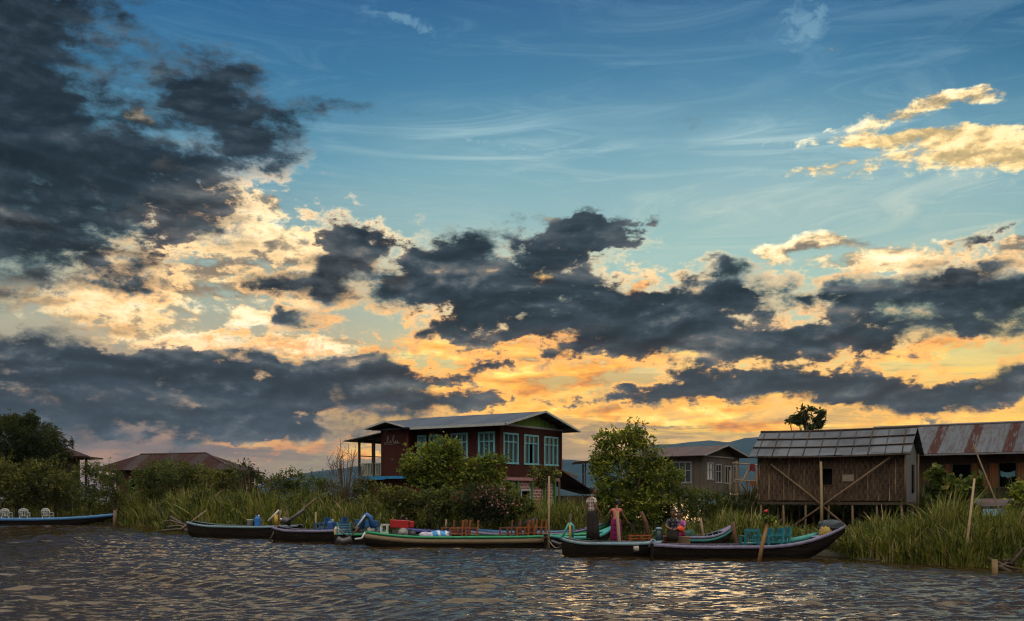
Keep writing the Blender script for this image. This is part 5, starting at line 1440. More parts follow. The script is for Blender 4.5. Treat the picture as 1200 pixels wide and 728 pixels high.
b7 = make_boat('long_boat', 'boat with a lilac rail and bright green planks behind the man', wpt(548, 637.5), wpt(714, 637), 1.15, .42, .52, .1, .08, .4, m_raillilac, m_railgreen, .16, .06)
b7b = make_boat('small_boat', 'low pale teal boat just behind the boat the man stands in', wpt(640, 642.5), wpt(716, 640.5), 1.0, .42, .34, .1, .12, .4, m_railteal, rail_h=.09)
b8 = make_boat('long_boat', 'black boat with a pale rail that the man in the long skirt stands in', wpt(660, 651.5), wpt(776, 653.5), 1.1, .46, .05, .13, .35, .4, m_railpale, rail_h=.065, thwarts=((.5, m_hullin), (.7, m_hullin)))
b9 = make_boat('long_boat', 'long dark boat with a raised bow and a teal interior carrying teal chairs', wpt(764, 655), wpt(990, 654), 1.2, .41, .62, .06, .05, .45, m_raillilac, rail_h=.075, inner=m_railteal, thwarts=((.2, m_hullin),))
b10 = make_boat('long_boat', 'narrow boat with a teal side and a lilac rail behind the teal chair boat', wpt(770, 643), wpt(860, 642), 1.0, .44, .46, .06, .10, .4, m_raillilac, m_railteal, .12, .06, inner=m_railteal)
# teal side planks seen inside the raised bow of the teal boat
xa, xb = boat_x(b9, 918), boat_x(b9, 962)
pl = MB(); pr = b9[1]; a = []
for k in range(9):
    x = xa+(xb-xa)*k/8; w = float(np.interp(x, [p[0] for p in pr], [p[1] for p in pr])); h = sheer(b9, x)
    a.append([(x, w-.09, h+.10), (x, w-.09, h-.10), (x, w-.12, h-.10), (x, w-.12, h+.10)])
pl.loft(a, closed=True); pl.build('side_plank', m_railteal, b9[0])

def copy_to(src, loc, rz, label):
    return copy_thing(src, loc, rz, label)
# ---- chairs
def make_chair(name, label, mat, seat_mat, group, w=.44, d=.44, hs=.36, hb=.82):
    t = thing(name, label, 'chair', (0, 0, 0), 0, group)
    m = MB(); m.bb(-w/2, w/2, -d/2, d/2, hs-.03, hs); m.build('seat', seat_mat, t)
    for x in (-1, 1):
        m = MB(); m.beam((x*(w/2-.02), d/2-.02, 0), (x*(w/2-.02), d/2-.02, hs+.2), .06, .06); m.build('leg', mat, t)
        m = MB(); m.beam((x*(w/2-.02), -d/2+.02, 0), (x*(w/2-.02), -d/2-.06, hb+.03), .06, .06); m.build('leg', mat, t)
        m = MB(); m.beam((x*(w/2-.02), -d/2-.02, hs+.21), (x*(w/2-.02), d/2+.02, hs+.21), .05, .03); m.build('armrest', mat, t)
    m = MB(); m.beam((-w/2-.015, -d/2-.06, hb), (w/2+.015, -d/2-.06, hb), .04, .085)
    m.beam((-w/2+.02, -d/2-.03, hs+.10), (w/2-.02, -d/2-.03, hs+.10), .03, .05)
    for k in range(4):
        x = -w/2+.09+(w-.18)*k/3; m.beam((x, -d/2-.03, hs+.10), (x, -d/2-.055, hb-.02), .05, .022)
    m.build('backrest', mat, t)
    m = MB()
    for y in (-d/2+.02, d/2-.02): m.beam((-w/2+.04, y, hs*.45), (w/2-.04, y, hs*.45), .025, .03)
    m.build('stretcher', mat, t)
    return t
def put_chairs(src, spots, bt):
    """spots: (photo column, offset across the boat, turn, label)"""
    for i, (px, off, turn, lab) in enumerate(spots):
        x = boat_x(bt, px, off); w = inboat(bt, x, off, floorz(bt, x)+.01)
        rz = bt[0].rotation_euler.z+math.radians(turn)
        if i == 0: src.location = w; src.rotation_euler = (0, 0, rz); src['label'] = lab
        else: copy_thing(src, w, rz, lab)
ch = make_chair('wooden_chair', '', m_chair, m_chair, 'wooden chairs in the beige banded boat')
put_chairs(ch, [(534, -.18, 94, 'leftmost bright orange chair behind the blue and white bundle'), (543, .05, 86, 'orange chair in the middle of the left hand chair cluster'), (552, -.16, 92, 'orange chair at the right end of the left hand chair cluster'), (538.5, .26, 100, 'orange chair set back behind the leftmost bright orange chair'),
    (611, -.12, 96, 'orange chair third from the left in the right hand chair cluster'), (621, .12, 84, 'orange chair fourth from the left in the right hand chair cluster'), (632, -.12, 90, 'rightmost orange chair just left of the tall mooring pole'), (627, .24, 82, 'orange chair set back behind the rightmost orange chair'), (616, .26, 97, 'orange chair at the back of the right hand chair cluster')], b4)
chd = make_chair('wooden_chair', '', m_chaird, m_chaird, 'wooden chairs in the beige banded boat')
put_chairs(chd, [(592, -.14, 88, 'dark brown chair at the left end of the right hand chair cluster'), (601, .12, 93, 'dark brown chair second from the left in the right hand chair cluster'), (524, .2, 90, 'dark brown chair half hidden behind the leftmost orange chair')], b4)
cht = make_chair('teal_chair', '', m_tealchair, m_tealchair, 'teal chairs in the long boat with the raised bow', .46, .44, .34, .74)
put_chairs(cht, [(878, -.12, 2, 'leftmost teal chair facing the bank with open bars'), (893, .1, 88, 'second teal chair left of the leaning pole with green leaves on top'), (905, -.05, 92, 'teal chair just right of the leaning pole'), (914, .1, 86, 'rightmost teal chair next to the teal side plank')], b9)
chb = make_chair('blue_chair', '', m_blue, m_blue, 'blue chairs in the boat with the lilac grey rail', .42, .42, .34, .74)
put_chairs(chb, [(377, .05, 88, 'left blue chair beside the short upright stick'), (397, -.05, 92, 'right blue chair next to the pale teal board')], b3)
# white plastic chairs with rounded backs
def plastic_chair(label):
    t = thing('plastic_chair', label, 'chair', (0, 0, 0), 0, 'white plastic chairs in the blue railed boat')
    m = MB(); m.bb(-.24, .24, -.22, .24, .38, .41); m.build('seat', m_plastic, t)
    m = MB(); n = 9; prev = None
    top = [(-.27+.54*k/(n-1), -.26, .86-.10*abs(2*k/(n-1)-1)**2.5) for k in range(n)]
    m.tube([(-.27, -.23, .38)]+top+[(.27, -.23, .38)], .035, 6)
    for x in (-.16, -.055, .055, .16): m.beam((x, -.235, .42), (x, -.26, .84), .055, .02)
    m.beam((-.25, -.255, .76), (.25, -.255, .76), .1, .025, up=(0, 1, 0)); m.build('backrest', m_plastic, t)
    for x in (-.24, .24):
        m = MB(); m.tube([(x*1.05, .24, 0), (x, .22, .39), (x*1.08, .2, .6), (x*1.12, -.22, .62)], .028, 6); m.build('armrest', m_plastic, t)
        m = MB(); m.tube([(x*1.08, -.28, 0), (x, -.2, .39)], .03, 6); m.build('leg', m_plastic, t)
    return t
pc = plastic_chair('')
put_chairs(pc, [(8, .0, 3, 'leftmost of the three white plastic chairs'), (29, .05, 10, 'middle one of the three white plastic chairs'), (56, -.02, -4, 'rightmost of the three white plastic chairs')], b1)

# ---- engines
def diesel(label, loc, rz, hood, frame_m):
    t = thing('boat_engine', label, 'engine', loc, rz)
    m = MB(); m.bb(-.42, .30, -.2, .2, .08, .42); m.build('engine_block', m_iron, t, .015)
    m = MB(); m.slab([(-.48, -.24, .80), (.22, -.24, .76), (.22, .24, .76), (-.48, .24, .80)], .30); m.bb(.23, .40, -.20, .20, .50, .74); h = m.build('hood', hood, t, .02)
    m = MB(); m.tube([(.0, -.30, .30), (.0, -.22, .30)], .19, 18); m.tube([(.0, -.32, .30), (.0, -.301, .30)], .07, 12); m.build('flywheel', paint('worn steel', (.25, .24, .22), (.12, .10, .09), .4, 9, .5), t)
    m = MB(); m.tube([(.36, -.29, .26), (.36, -.21, .26)], .12, 14); m.build('pulley', m_iron, t)
    m = MB()
    for x in (-.85, -.62):
        for y in (-.2, .2): m.beam((x, y, .0), (x, y, .62), .05, .05)
    m.beam((-.87, -.2, .6), (-.55, -.2, .6), .05, .05); m.beam((-.87, .2, .6), (-.55, .2, .6), .05, .05); m.beam((-.87, -.2, .3), (-.55, -.2, .3), .04, .04); m.build('frame', frame_m, t)
    m = MB(); m.tube([(-.1, .1, .75), (-.1, .1, .9), (-.04, .1, .94)], .035, 7); m.tube([(.12, -.05, .74), (.12, -.05, .86)], .05, 8); m.build('exhaust_pipe', m_iron, t)
    m = MB(); m.bb(-.6, .5, -.24, -.16, 0, .07); m.bb(-.6, .5, .16, .24, 0, .07); m.build('engine_bed', m_wood, t)
    return t
x = boat_x(b4, 473); diesel('red hooded engine with a white frame in the beige banded boat', inboat(b4, x, 0, sheer(b4, x)-.2), b4[0].rotation_euler.z, m_redpaint, m_white)
x = boat_x(b3b, 431); en = diesel('blue hooded engine standing in the small low boat', inboat(b3b, x, 0, sheer(b3b, x)-.22), b3b[0].rotation_euler.z+.1, m_blue, m_iron)
def tiller(name, label, cat, parts):
    """bent pipes and poles: list of (part name, [(px, py, Y)...], radius, material)"""
    a = P(*parts[0][1][0]); root = thing(name, label, cat, (a.x, a.y, 0))
    for nm, pts, r, mt in parts:
        m = MB(); m.tube([P(*q)-Vector((a.x, a.y, 0)) for q in pts], r, 7); m.build(nm, mt, root)
    return root
tiller('engine_mount', 'blue arched engine mount with a pale strut beside the beige banded boat', 'mount', [
    ('arch', [(424, 620, 37.5), (426, 606, 37.5), (430, 603.5, 37.5), (434, 606, 37.5), (437, 619, 37.5)], .10, m_blue), ('strut', [(417, 619, 37.2), (428, 604, 37.2)], .035, m_white)])
tiller('longtail_shaft', 'two long dark propeller shafts lifted from the stern of the lilac grey railed boat', 'shaft', [
    ('shaft', [(334, 613, 42.6), (371, 584, 42.6)], .04, m_wood), ('shaft', [(336, 612.5, 42.2), (357, 597, 42.2)], .06, m_iron), ('motor', [(331, 609, 42.4), (341, 613, 42.4)], .16, m_iron)])
tiller('tripod_frame', 'pale three legged pole frame at the stern of the lilac grey railed boat', 'frame', [
    ('leg', [(314, 611, 43), (327, 598, 43)], .045, m_white), ('leg', [(329, 598, 43.1), (327, 610, 43.1)], .045, m_palewood), ('leg', [(323, 603, 42.8), (324, 616, 42.8)], .09, m_yellow), ('brace', [(328, 608, 42.9), (338, 613, 42.9)], .05, m_white)])
tiller('steering_oar', 'thin oar leaning up from the stern of the pale blue railed boat', 'oar', [('shaft', [(217, 617, 47), (242, 598, 47)], .035, m_palewood), ('blade', [(212, 621, 47), (218, 616, 47)], .07, m_wood)])
tiller('propeller_shaft', 'crooked shafts dipping into the water at the stern of the lilac grey railed boat', 'shaft', [
    ('shaft', [(325, 616, 41.5), (316, 634, 41.5)], .035, m_wood), ('shaft', [(334, 623, 41.5), (324, 634, 41.5)], .03, m_palewood)])
tiller('propeller_shaft', 'rudder blade and bent shafts at the stern of the beige banded boat', 'shaft', [
    ('shaft', [(398, 622, 36.6), (410, 630, 36.6)], .035, m_iron), ('shaft', [(416, 632, 36.4), (424, 631, 36.4), (428, 624, 36.4)], .04, m_white), ('shaft', [(410, 630, 36.5), (420, 618, 36.5)], .03, m_wood), ('rudder', [(395, 632, 36.5), (402, 635, 36.5), (412, 632, 36.5)], .13, m_iron)])
tiller('engine_mount', 'teal and yellow pipe mount at the stern of the man\'s black boat', 'mount', [
    ('leg', [(657, 633, 32.6), (667, 613, 32.6)], .04, m_railteal), ('leg', [(668, 613, 32.7), (672, 617, 32.7), (671, 630, 32.7)], .045, m_tealboard), ('post', [(668, 614, 32.4), (668, 638, 32.4)], .035, m_yellow), ('shaft', [(646, 634, 32.3), (656, 638, 32.3), (670, 634, 32.3)], .05, m_iron)])
tiller('propeller_shaft', 'bent pipes and shaft at the stern of the teal chair boat', 'shaft', [
    ('shaft', [(752, 637, 31.2), (764, 645, 31.2), (772, 648, 31.2)], .05, m_iron), ('handle', [(761, 641, 31), (764, 632, 31), (767, 633, 31), (768, 640, 31), (764, 643, 31)], .035, m_railpale), ('float', [(745.5, 640, 31), (746, 646, 31)], .09, paint('pale float', (.4, .34, .27), (.25, .2, .16), .7, 6))])
# ---- loose things in the boats
def rest(px, bt, off, dz=0.0, at='floor'):
    x = boat_x(bt, px, off); return inboat(bt, x, off, (floorz(bt, x) if at == 'floor' else sheer(bt, x))+dz)
def bucket(label, p, r, h, mat, cat='bucket', name='bucket'):
    m = MB(); m.loft([[(p.x+rr*math.cos(2*PI*k/14), p.y+rr*math.sin(2*PI*k/14), p.z+z) for k in range(14)] for rr, z in ((r*.78, 0), (r, h), (r*1.08, h+.01), (r*1.08, h+.03), (r*.9, h+.03), (r*.72, .03))])
    return tag(m.build(name, mat), label, cat)
bucket('white bucket standing in the pale blue railed boat', rest(293, b2, -.1, .2), .14, .34, m_plastic)
bucket('small green bucket beside the white bucket', rest(297, b2, .1, .2), .12, .30, m_greenpaint)
def jerry(label, p, mat, cap, w=.3, d=.2, h=.42, rz=0):
    t = thing('jerry_can', label, 'can', p, rz)
    m = MB(); m.loft([[(a*w/2*k, b*d/2*k, z) for a, b in ((-1, -.7), (-.8, -1), (.8, -1), (1, -.7), (1, .7), (.8, 1), (-.8, 1), (-1, .7))] for z, k in ((0, .94), (.03, 1), (h*.8, 1), (h*.92, .8), (h, .5))], smooth=False); m.build('body', mat, t)
    m = MB(); m.tube([(w*.2, 0, h*.96), (w*.2, 0, h+.06)], .04, 8); m.build('cap', cap, t)
    m = MB(); m.tube([(-w*.3, 0, h*.85), (-w*.25, 0, h*1.08), (w*.05, 0, h*1.08), (w*.1, 0, h*.9)], .018, 6); m.build('handle', mat, t)
    return t
jerry('blue and white fuel can in the pale blue railed boat', rest(302, b2, -.05, .22), m_bluebright, m_white, .26, .2, .5)
jerry('blue fuel can standing in the lilac grey railed boat', rest(388, b3, -.1, .15), m_blue, m_white, .3, .2, .5)
def board(name, label, cat, c, w, h, th, mat, rx=0, rz=0):
    m = MB(); R = Matrix.Rotation(rz, 3, 'Z') @ Matrix.Rotation(rx, 3, 'X'); m.box(c, (w, th, h), R=R)
    o = m.build(name, mat, None, .01); return tag(o, label, cat)
# pale teal seat back leaning in the bow of the lilac boat, with its own slats
q = rest(412, b3, 0, .0); t = thing('bench_back', 'pale teal slatted seat back standing up in the small boats', 'seat back', (q.x, 38.8, .42), .06)
m = MB()
for k in range(4): m.beam((-.3, -.05-.012*k, .12+.10*k), (.3, -.05-.012*k, .12+.10*k), .02, .085, up=(0, 1, 0))
m.build('slats', m_tealboard, t)
for x in (-.25, .25):
    m = MB(); m.beam((x, 0, 0), (x, -.04, .50), .04, .04); m.build('post', m_tealboard, t)
m = MB(); m.bb(-.3, .3, -.02, .3, .0, .04); m.build('seat', m_tealboard, t)
jerry('cream can left of the pale teal seat back', Vector((rest(402, b3, 0).x, 39.4, .40)), paint('cream plastic', (.5, .36, .2), (.36, .24, .14), .5, 5), m_white, .2, .2, .3)
# blue and white bundle of sheeting in the beige boat
def bundle(name, label, c, w, d, h, mat, seed, rz=0):
    rs = np.random.default_rng(seed); rings = []
    for j in range(8):
        t = j/7*PI/2; r = math.cos(t)**.3; zz = h*math.sin(t)
        rings.append([(w*.5*r*math.cos(2*PI*k/20)*(1+rs.uniform(-.14, .14)), d*.5*r*math.sin(2*PI*k/20)*(1+rs.uniform(-.10, .10)), zz*(1+rs.uniform(-.22, .16))) for k in range(20)])
    m = MB(); m.loft(rings); o = m.build(name, mat); o.location = c; o.rotation_euler = (0, 0, rz)
    return tag(o, label, 'bundle')
def stripemat():
    m_, gg, o = new_mat('blue and white sheeting')
    t = gg.n('ShaderNodeTexCoord').outputs['Object']; x, y, z = gg.sep(t)
    n_ = gg.noise3(t, 3.0, 3, .6)
    f_ = gg.ss(gg.m('SINE', gg.m('MULTIPLY_ADD', n_, 7, gg.m('MULTIPLY_ADD', z, 10, gg.m('MULTIPLY', x, 19)))), -.55, -.3)
    bsdf(gg, o, gg.mix(f_, (.55, .58, .62), (.03, .22, .50)), .45, .45, n_, .5, .05); return m_
m_sheet = stripemat()
q = rest(516, b4, 0, .18); bundle('sheet_bundle', 'blue and white plastic sheet bundle left of the orange chairs', q, .78, .6, .27, m_sheet, 3)
q = rest(500, b4, .05, .18); bundle('sheet_bundle', 'pale folded cloth bundle between the red engine and the blue bundle', q, .62, .5, .22, paint('pale lilac cloth', (.42, .42, .52), (.25, .25, .34), .8, 6), 5)
q = rest(441, b3b, .05, .12); bundle('net_heap', 'dark blue net heap left of the red engine', q, .7, .5, .32, paint('dark blue net', (.03, .09, .18), (.02, .05, .1), .9, 20), 7)
q = rest(967, b9, .0, .18); bundle('rope_heap', 'yellowish rope heap in the raised bow of the teal chair boat', q, .42, .4, .30, paint('yellow rope', (.30, .20, .05), (.16, .11, .04), .9, 22), 9)
q = rest(974, b9, .1, .32); bundle('dark_tarp', 'dark folded tarp lying on the raised bow of the teal chair boat', q, .85, .5, .26, paint('dark tarp', (.035, .045, .055), (.02, .025, .03), .6, 6), 11)
q = rest(806, b10, .0, .16); bundle('green_sack', 'dark green sack in the stern of the narrow teal sided boat', q, .6, .5, .34, paint('green sack', (.03, .07, .05), (.02, .04, .03), .85, 9), 12)
# blue board across the man's boat
q = rest(725, b8, .0, -.02, 'sheer'); board('deck_board', 'bright blue board lying across the boat at the woman\'s feet', 'board', q, .82, .05, .5, m_bluebright)
q = rest(746, b8, .2, -.02, 'sheer')
# red crates and a red beam between the two near boats
m_crate = paint('orange red crate plastic', (.36, .06, .025), (.22, .035, .02), .5, 8, .4)
def crate(label, c, w, d, h, rz=0):
    t = thing('crate', label, 'crate', c, rz, 'orange red crates between the boats')
    m = MB()
    for k in range(3):
        z = .03+(h-.06)*k/2
        for y in (-d/2, d/2): m.beam((-w/2, y, z), (w/2, y, z), .02, .055, up=(0, 1, 0))
        for x in (-w/2, w/2): m.beam((x, -d/2, z), (x, d/2, z), .02, .055, up=(1, 0, 0))
    for x in (-w/2, w/2):
        for y in (-d/2, d/2): m.beam((x, y, 0), (x, y, h), .035, .035)
    m.build('body', m_crate, t)
    m = MB(); m.bb(-w/2+.02, w/2-.02, -d/2+.02, d/2-.02, .0, .02); m.build('base', m_crate, t)
    return t
for px, lab, dz in ((744, 'orange red crate just left of the middle crate, nearest the woman', .12), (756, 'orange red crate in the middle of the row of three', .14), (778, 'orange red crate right of the dark lantern, in front of the seated person', .1)):
    p = P(px, 634, 33.4); crate(lab, Vector((p.x, 33.6, .36+dz*.1)), .34, .3, .26, .05*(px % 3))
q = P(756, 640, 33.6); sup = make_boat('small_boat', 'low dark dinghy carrying the orange red crates', wpt(728, 647.5), wpt(806, 647), .9, .34, .1, .06, .3, .5, m_crate, rail_h=.06, ribs=8)
# dark lantern-like flask by the crates
q = P(772, 628, 33.2); t = thing('flask', 'dark green flask with a round lid standing left of the seated person', 'flask', (q.x, 33.2, .40))
m = MB(); m.loft([[(r*math.cos(2*PI*k/14), r*math.sin(2*PI*k/14), z) for k in range(14)] for r, z in ((.13, 0), (.145, .05), (.14, .25), (.10, .38), (.08, .42))]); m.build('body', paint('dark green enamel', (.010, .032, .034), (.008, .018, .02), .35, 6, .5), t)
m = MB(); m.loft([[(r*math.cos(2*PI*k/14), r*math.sin(2*PI*k/14), z) for k in range(14)] for r, z in ((.10, .421), (.12, .44), (.10, .49), (.03, .51))]); m.build('lid', m_railpale, t)
m = MB(); m.tube([(-.135, 0, .28), (-.21, 0, .36), (-.10, 0, .40)], .015, 6); m.build('handle', m_railpale, t)
# planks that carry the flask and the crates
# ---- poles and stakes
def pole(name, label, pts, r0, r1, mat, cat='pole', group=None):
    """world points, foot first"""
    p0 = Vector(pts[0]); m = MB(); n = len(pts)
    m.tube([Vector(p)-p0 for p in pts], [r0+(r1-r0)*k/(n-1) for k in range(n)], 9)
    o = m.build(name, mat); o.location = p0
    return tag(o, label, cat, group)
def pp(px, py, Y): return P(px, py, Y)
m_stake = paint('wet reddish stake wood', (.12, .055, .03), (.05, .026, .016), .8, 5, .2, (3, 3, .6))
pole('mooring_pole', 'tall thin mooring pole standing in front of the red house corner', [pp(643, 645, 36), pp(643.3, 610, 36), pp(643.5, 558, 36)], .045, .038, m_palewood)
pole('mooring_pole', 'mottled mooring pole in front of the woman in pink', [pp(727, 659, 31.8), pp(725.5, 630, 31.8), pp(723, 599, 31.8)], .06, .05, m_palewood)
pole('mooring_stake', 'short weathered stake top behind the engine mount left of the man', [pp(668, 642, 39), pp(668, 602, 39)], .055, .05, m_greywood, 'stake')
pole('mooring_stake', 'thick tilted stake between the woman and the dark flask', [pp(761, 640, 37), pp(757, 612, 37), pp(751, 600, 37)], .095, .075, m_stake, 'stake')
pole('mooring_stake', 'short pale stake behind the narrow teal sided boat', [pp(826, 640, 37), pp(823, 620, 37), pp(821, 607, 37)], .05, .045, m_palewood, 'stake')
pole('mooring_stake', 'stout bent stake just right of the narrow teal sided boat', [pp(866, 652, 32.2), pp(862, 630, 32.2), pp(857.5, 612, 32.2)], .08, .06, m_stake, 'stake')
pole('mooring_stake', 'thin upright stick between the blue chairs and the propeller shafts', [pp(370, 630, 42.3), pp(370, 600, 42.3)], .045, .04, m_palewood, 'stake')
pole('mooring_stake', 'thin stick standing in the reeds behind the orange chairs', [pp(522, 622, 41), pp(523, 609, 41)], .035, .03, m_palewood, 'stake')
pole('mooring_stake', 'dark stake at the bow of the blue railed boat', [pp(134, 622, 63), pp(135, 598, 63)], .12, .1, m_wood, 'stake')
pole('mooring_stake', 'thin dark stake among the left reeds', [pp(139, 600, 66), pp(139, 570, 66)], .07, .06, m_wood, 'stake')
pole('leaning_pole', 'stout orange pole leaning in the water in front of the teal chairs', [pp(889, 662, 29.8), pp(893, 640, 29.8), pp(900, 611, 29.8)], .066, .05, paint('orange bamboo', (.27, .145, .065), (.16, .085, .04), .7, 5, .25, (3, 3, .5)))
o_ = pp(899, 611, 29.8)
tp = plant('pole_top_plant', 'green leaves with a red blossom tied to the top of the leaning orange pole', 'plant', o_, [(0, 0, .12, .10, .10, .12), (.03, 0, -.02, .12, .1, .08)], 120, .11, m_leaf, 140, trunk_h=.2, trunk_r=.015, limbs=2, aspect=.7)
mb = MB(); mb.ball((-.06, -.05, .30), (.06, .06, .05), 9, 6); mb.ball((-.02, -.03, .33), .04, 8, 6); mb.build('blossom', paint('red blossom', (.36, .03, .02), (.22, .02, .015), .7, 12), tp)
pole('bamboo_pole', 'slim upright brown pole in front of the right hand reeds', [pp(1129, 670, 27.6), pp(1134, 630, 27.7), pp(1142, 561, 28)], .045, .03, m_palewood)
pole('bamboo_pole', 'long thin pole leaning left across the tin roofed building', [pp(1191, 660, 27.6), pp(1168, 590, 28.5), pp(1140, 520, 29)], .03, .02, m_wood)
pole('mooring_stake', 'short yellowish stake in the water at the lower right', [pp(1166, 684, 25.0), pp(1166, 671, 25.0), pp(1165.5, 656, 25.0)], .085, .07, paint('wet ochre wood', (.20, .13, .05), (.09, .06, .03), .7, 6), 'stake')
# driftwood and branches at the edges
def branches(label, pts, seed, mat, r=.05):
    a = P(*pts[0][0]); root = thing('driftwood', label, 'driftwood', (a.x, a.y, 0)); m = MB()
    for ln in pts:
        m.tube([P(*q)-Vector((a.x, a.y, 0)) for q in ln], [r*(1-.6*k/(len(ln)-1)) for k in range(len(ln))], 6)
    m.build('branches', mat, root); return root
branches('tangle of dark driftwood in the water at the lower right edge', [[(1166, 668, 26), (1180, 660, 26.4), (1215, 664, 26.5)], [(1160, 656, 26.5), (1180, 664, 26.2), (1210, 671, 26)], [(1184, 662, 26.3), (1206, 636, 26.6)], [(1170, 664, 26), (1192, 674, 25.6), (1212, 676, 25.5)], [(1176, 658, 26.6), (1190, 655, 26.8), (1214, 657, 27)]], 1, m_darkwood, .06)
branches('tangle of greyish driftwood by the stern of the pale blue railed boat', [[(192, 612, 50), (200, 610, 50), (222, 617, 49.5)], [(196, 618, 49.5), (210, 616, 49.6), (232, 622, 49)], [(200, 606, 50.5), (214, 614, 50), (226, 616, 50)], [(190, 622, 49), (212, 620, 49), (240, 625, 48.5)]], 2, m_greywood, .07)

# ---- mooring ropes
m_rope = paint('grey hemp rope', (.26, .21, .15), (.14, .11, .08), .9, 40, .1)
def rope(label, a, b, sag=.15, r=.014):
    a, b = Vector(a), Vector(b); m = MB()
    m.tube([a.lerp(b, k/10)-a-Vector((0, 0, sag*math.sin(PI*k/10))) for k in range(11)], r, 5)
    o = m.build('mooring_rope', m_rope); o.location = a; tag(o, label, 'rope')
x8 = boat_x(b8, 765); rope('rope from the end of the man\'s black boat to the teal chair boat', inboat(b8, x8, -.2, sheer(b8, x8)), inboat(b9, .35, -.2, sheer(b9, .35)), .12)
rope('rope from the beige banded boat to the tall mooring pole', inboat(b4, boat_x(b4, 632), -.4, sheer(b4, boat_x(b4, 632))), pp(643, 628, 36), .06)
rope('rope from the stern of the man\'s boat down to the tall mooring pole', inboat(b8, .1, 0, sheer(b8, .1)), pp(643.2, 633, 36), .3)
rope('rope from the raised bow of the teal chair boat to the bank', inboat(b9, b9[1][-1][0]-.1, 0, sheer(b9, b9[1][-1][0]-.1)), pp(1003, 634, 33), .12)
rope('rope from the bow of the narrow teal sided boat to the stout bent stake', inboat(b10, b10[1][-1][0]-.1, 0, sheer(b10, b10[1][-1][0]-.1)), pp(860, 622, 32.3), .1)
rope('rope between the two dark boats off the left reeds', inboat(b2, b2[1][-1][0]-.5, -.3, sheer(b2, 3)), inboat(b3, .6, -.35, sheer(b3, .6)), .2)
# ------------------------------------------------------------------ people
m_skin = paint('brown skin', (.17, .082, .048), (.13, .06, .036), .55, 9, .35, amt=.4)
m_hair = paint('black hair', (.010, .009, .009), (.018, .015, .013), .45, 30, .4)
m_eye = paint('eyes', (.02, .015, .012), (.01, .01, .01), .3, 5, .5)
def checkmat(name, c1, c2, c3, n=18):
    m_, gg, o = new_mat(name)
    t = gg.n('ShaderNodeTexCoord').outputs['Object']; x, y, z = gg.sep(t)
    fx = gg.ss(gg.m('SINE', gg.m('MULTIPLY', gg.m('ADD', x, gg.m('MULTIPLY', y, .8)), n*6.28)), .0, .3); fz = gg.ss(gg.m('SINE', gg.m('MULTIPLY', z, n*6.28)), .0, .3)
    col = gg.mix(gg.m('MULTIPLY', gg.m('ADD', fx, fz), .5), c1, c2)
    col = gg.mix(gg.m('MULTIPLY', gg.m('MULTIPLY', fx, fz), .9), col, c3)
    bsdf(gg, o, col, .85, .2, gg.noise3(t, 9, 4, .6), .4, .02); return m_
def skin_mesh(J, E, root_name, sub=1):
    names = list(J); idx = {n: i for i, n in enumerate(names)}
    me = bpy.data.meshes.new('tmp'); me.from_pydata([J[n][:3] for n in names], [(idx[a], idx[b]) for a, b in E], [])
    o = bpy.data.objects.new('tmp', me); C.objects.link(o)
    sk = o.modifiers.new('skin', 'SKIN'); sk.use_smooth_shade = True; sk.branch_smoothing = .6
    ss_ = o.modifiers.new('sub', 'SUBSURF'); ss_.levels = sub; ss_.render_levels = sub
    if not me.skin_vertices: 
        bm = bmesh.new(); bm.from_mesh(me); bm.verts.layers.skin.verify(); bm.to_mesh(me); bm.free()
    for n in names:
        d = me.skin_vertices[0].data[idx[n]]; r = J[n][3]; d.radius = r if isinstance(r, tuple) else (r, r); d.use_root = (n == root_name)
    dg = bpy.context.evaluated_depsgraph_get(); dg.update()
    out = bpy.data.meshes.new_from_object(o.evaluated_get(dg))
    bpy.data.objects.remove(o); bpy.data.meshes.remove(me)
    return out
def mb_from(me):
    m = MB(); m.add([v.co[:] for v in me.vertices], [tuple(p.vertices) for p in me.polygons], True); return m
def hand(J, E, side, wrist, d, palm_n, s=1.0, curl=.5):
    """palm and five bent fingers growing from the wrist along d; palm_n is the way the palm faces"""
    d = Vector(d).normalized(); pn = Vector(palm_n); pn = (pn-d*pn.dot(d)).normalized(); sd_ = d.cross(pn)*(1 if side == 'R' else -1)
    w = Vector(wrist); k = side
    def put(n, p, r): J[n] = (p.x, p.y, p.z, r*s)
    palm = w+d*.075*s; put(k+'palm', palm, (.038, .022) if False else .03); E.append((k+'wrist', k+'palm'))
    for i, (off, ln) in enumerate(((-.030, .070), (-.010, .080), (.010, .075), (.029, .058))):
        b = palm+d*.02*s+sd_*off*s; m_ = b+(d*(1-.4*curl)+pn*.4*curl)*ln*.55*s; t = m_+(d*(1-.9*curl)+pn*.9*curl).normalized()*ln*.5*s
        put(f'{k}f{i}a', b, .011); put(f'{k}f{i}b', m_, .0095); put(f'{k}f{i}c', t, .008)
        E += [(k+'palm', f'{k}f{i}a'), (f'{k}f{i}a', f'{k}f{i}b'), (f'{k}f{i}b', f'{k}f{i}c')]
    b = w+d*.035*s-sd_*.035*s; m_ = b+(d*.6-sd_*.6+pn*.3).normalized()*.04*s; t = m_+(d*.9+pn*.3).normalized()*.035*s
    put(k+'ta', b, .013); put(k+'tb', m_, .011); put(k+'tc', t, .009)
    E += [(k+'wrist', k+'ta'), (k+'ta', k+'tb'), (k+'tb', k+'tc')]
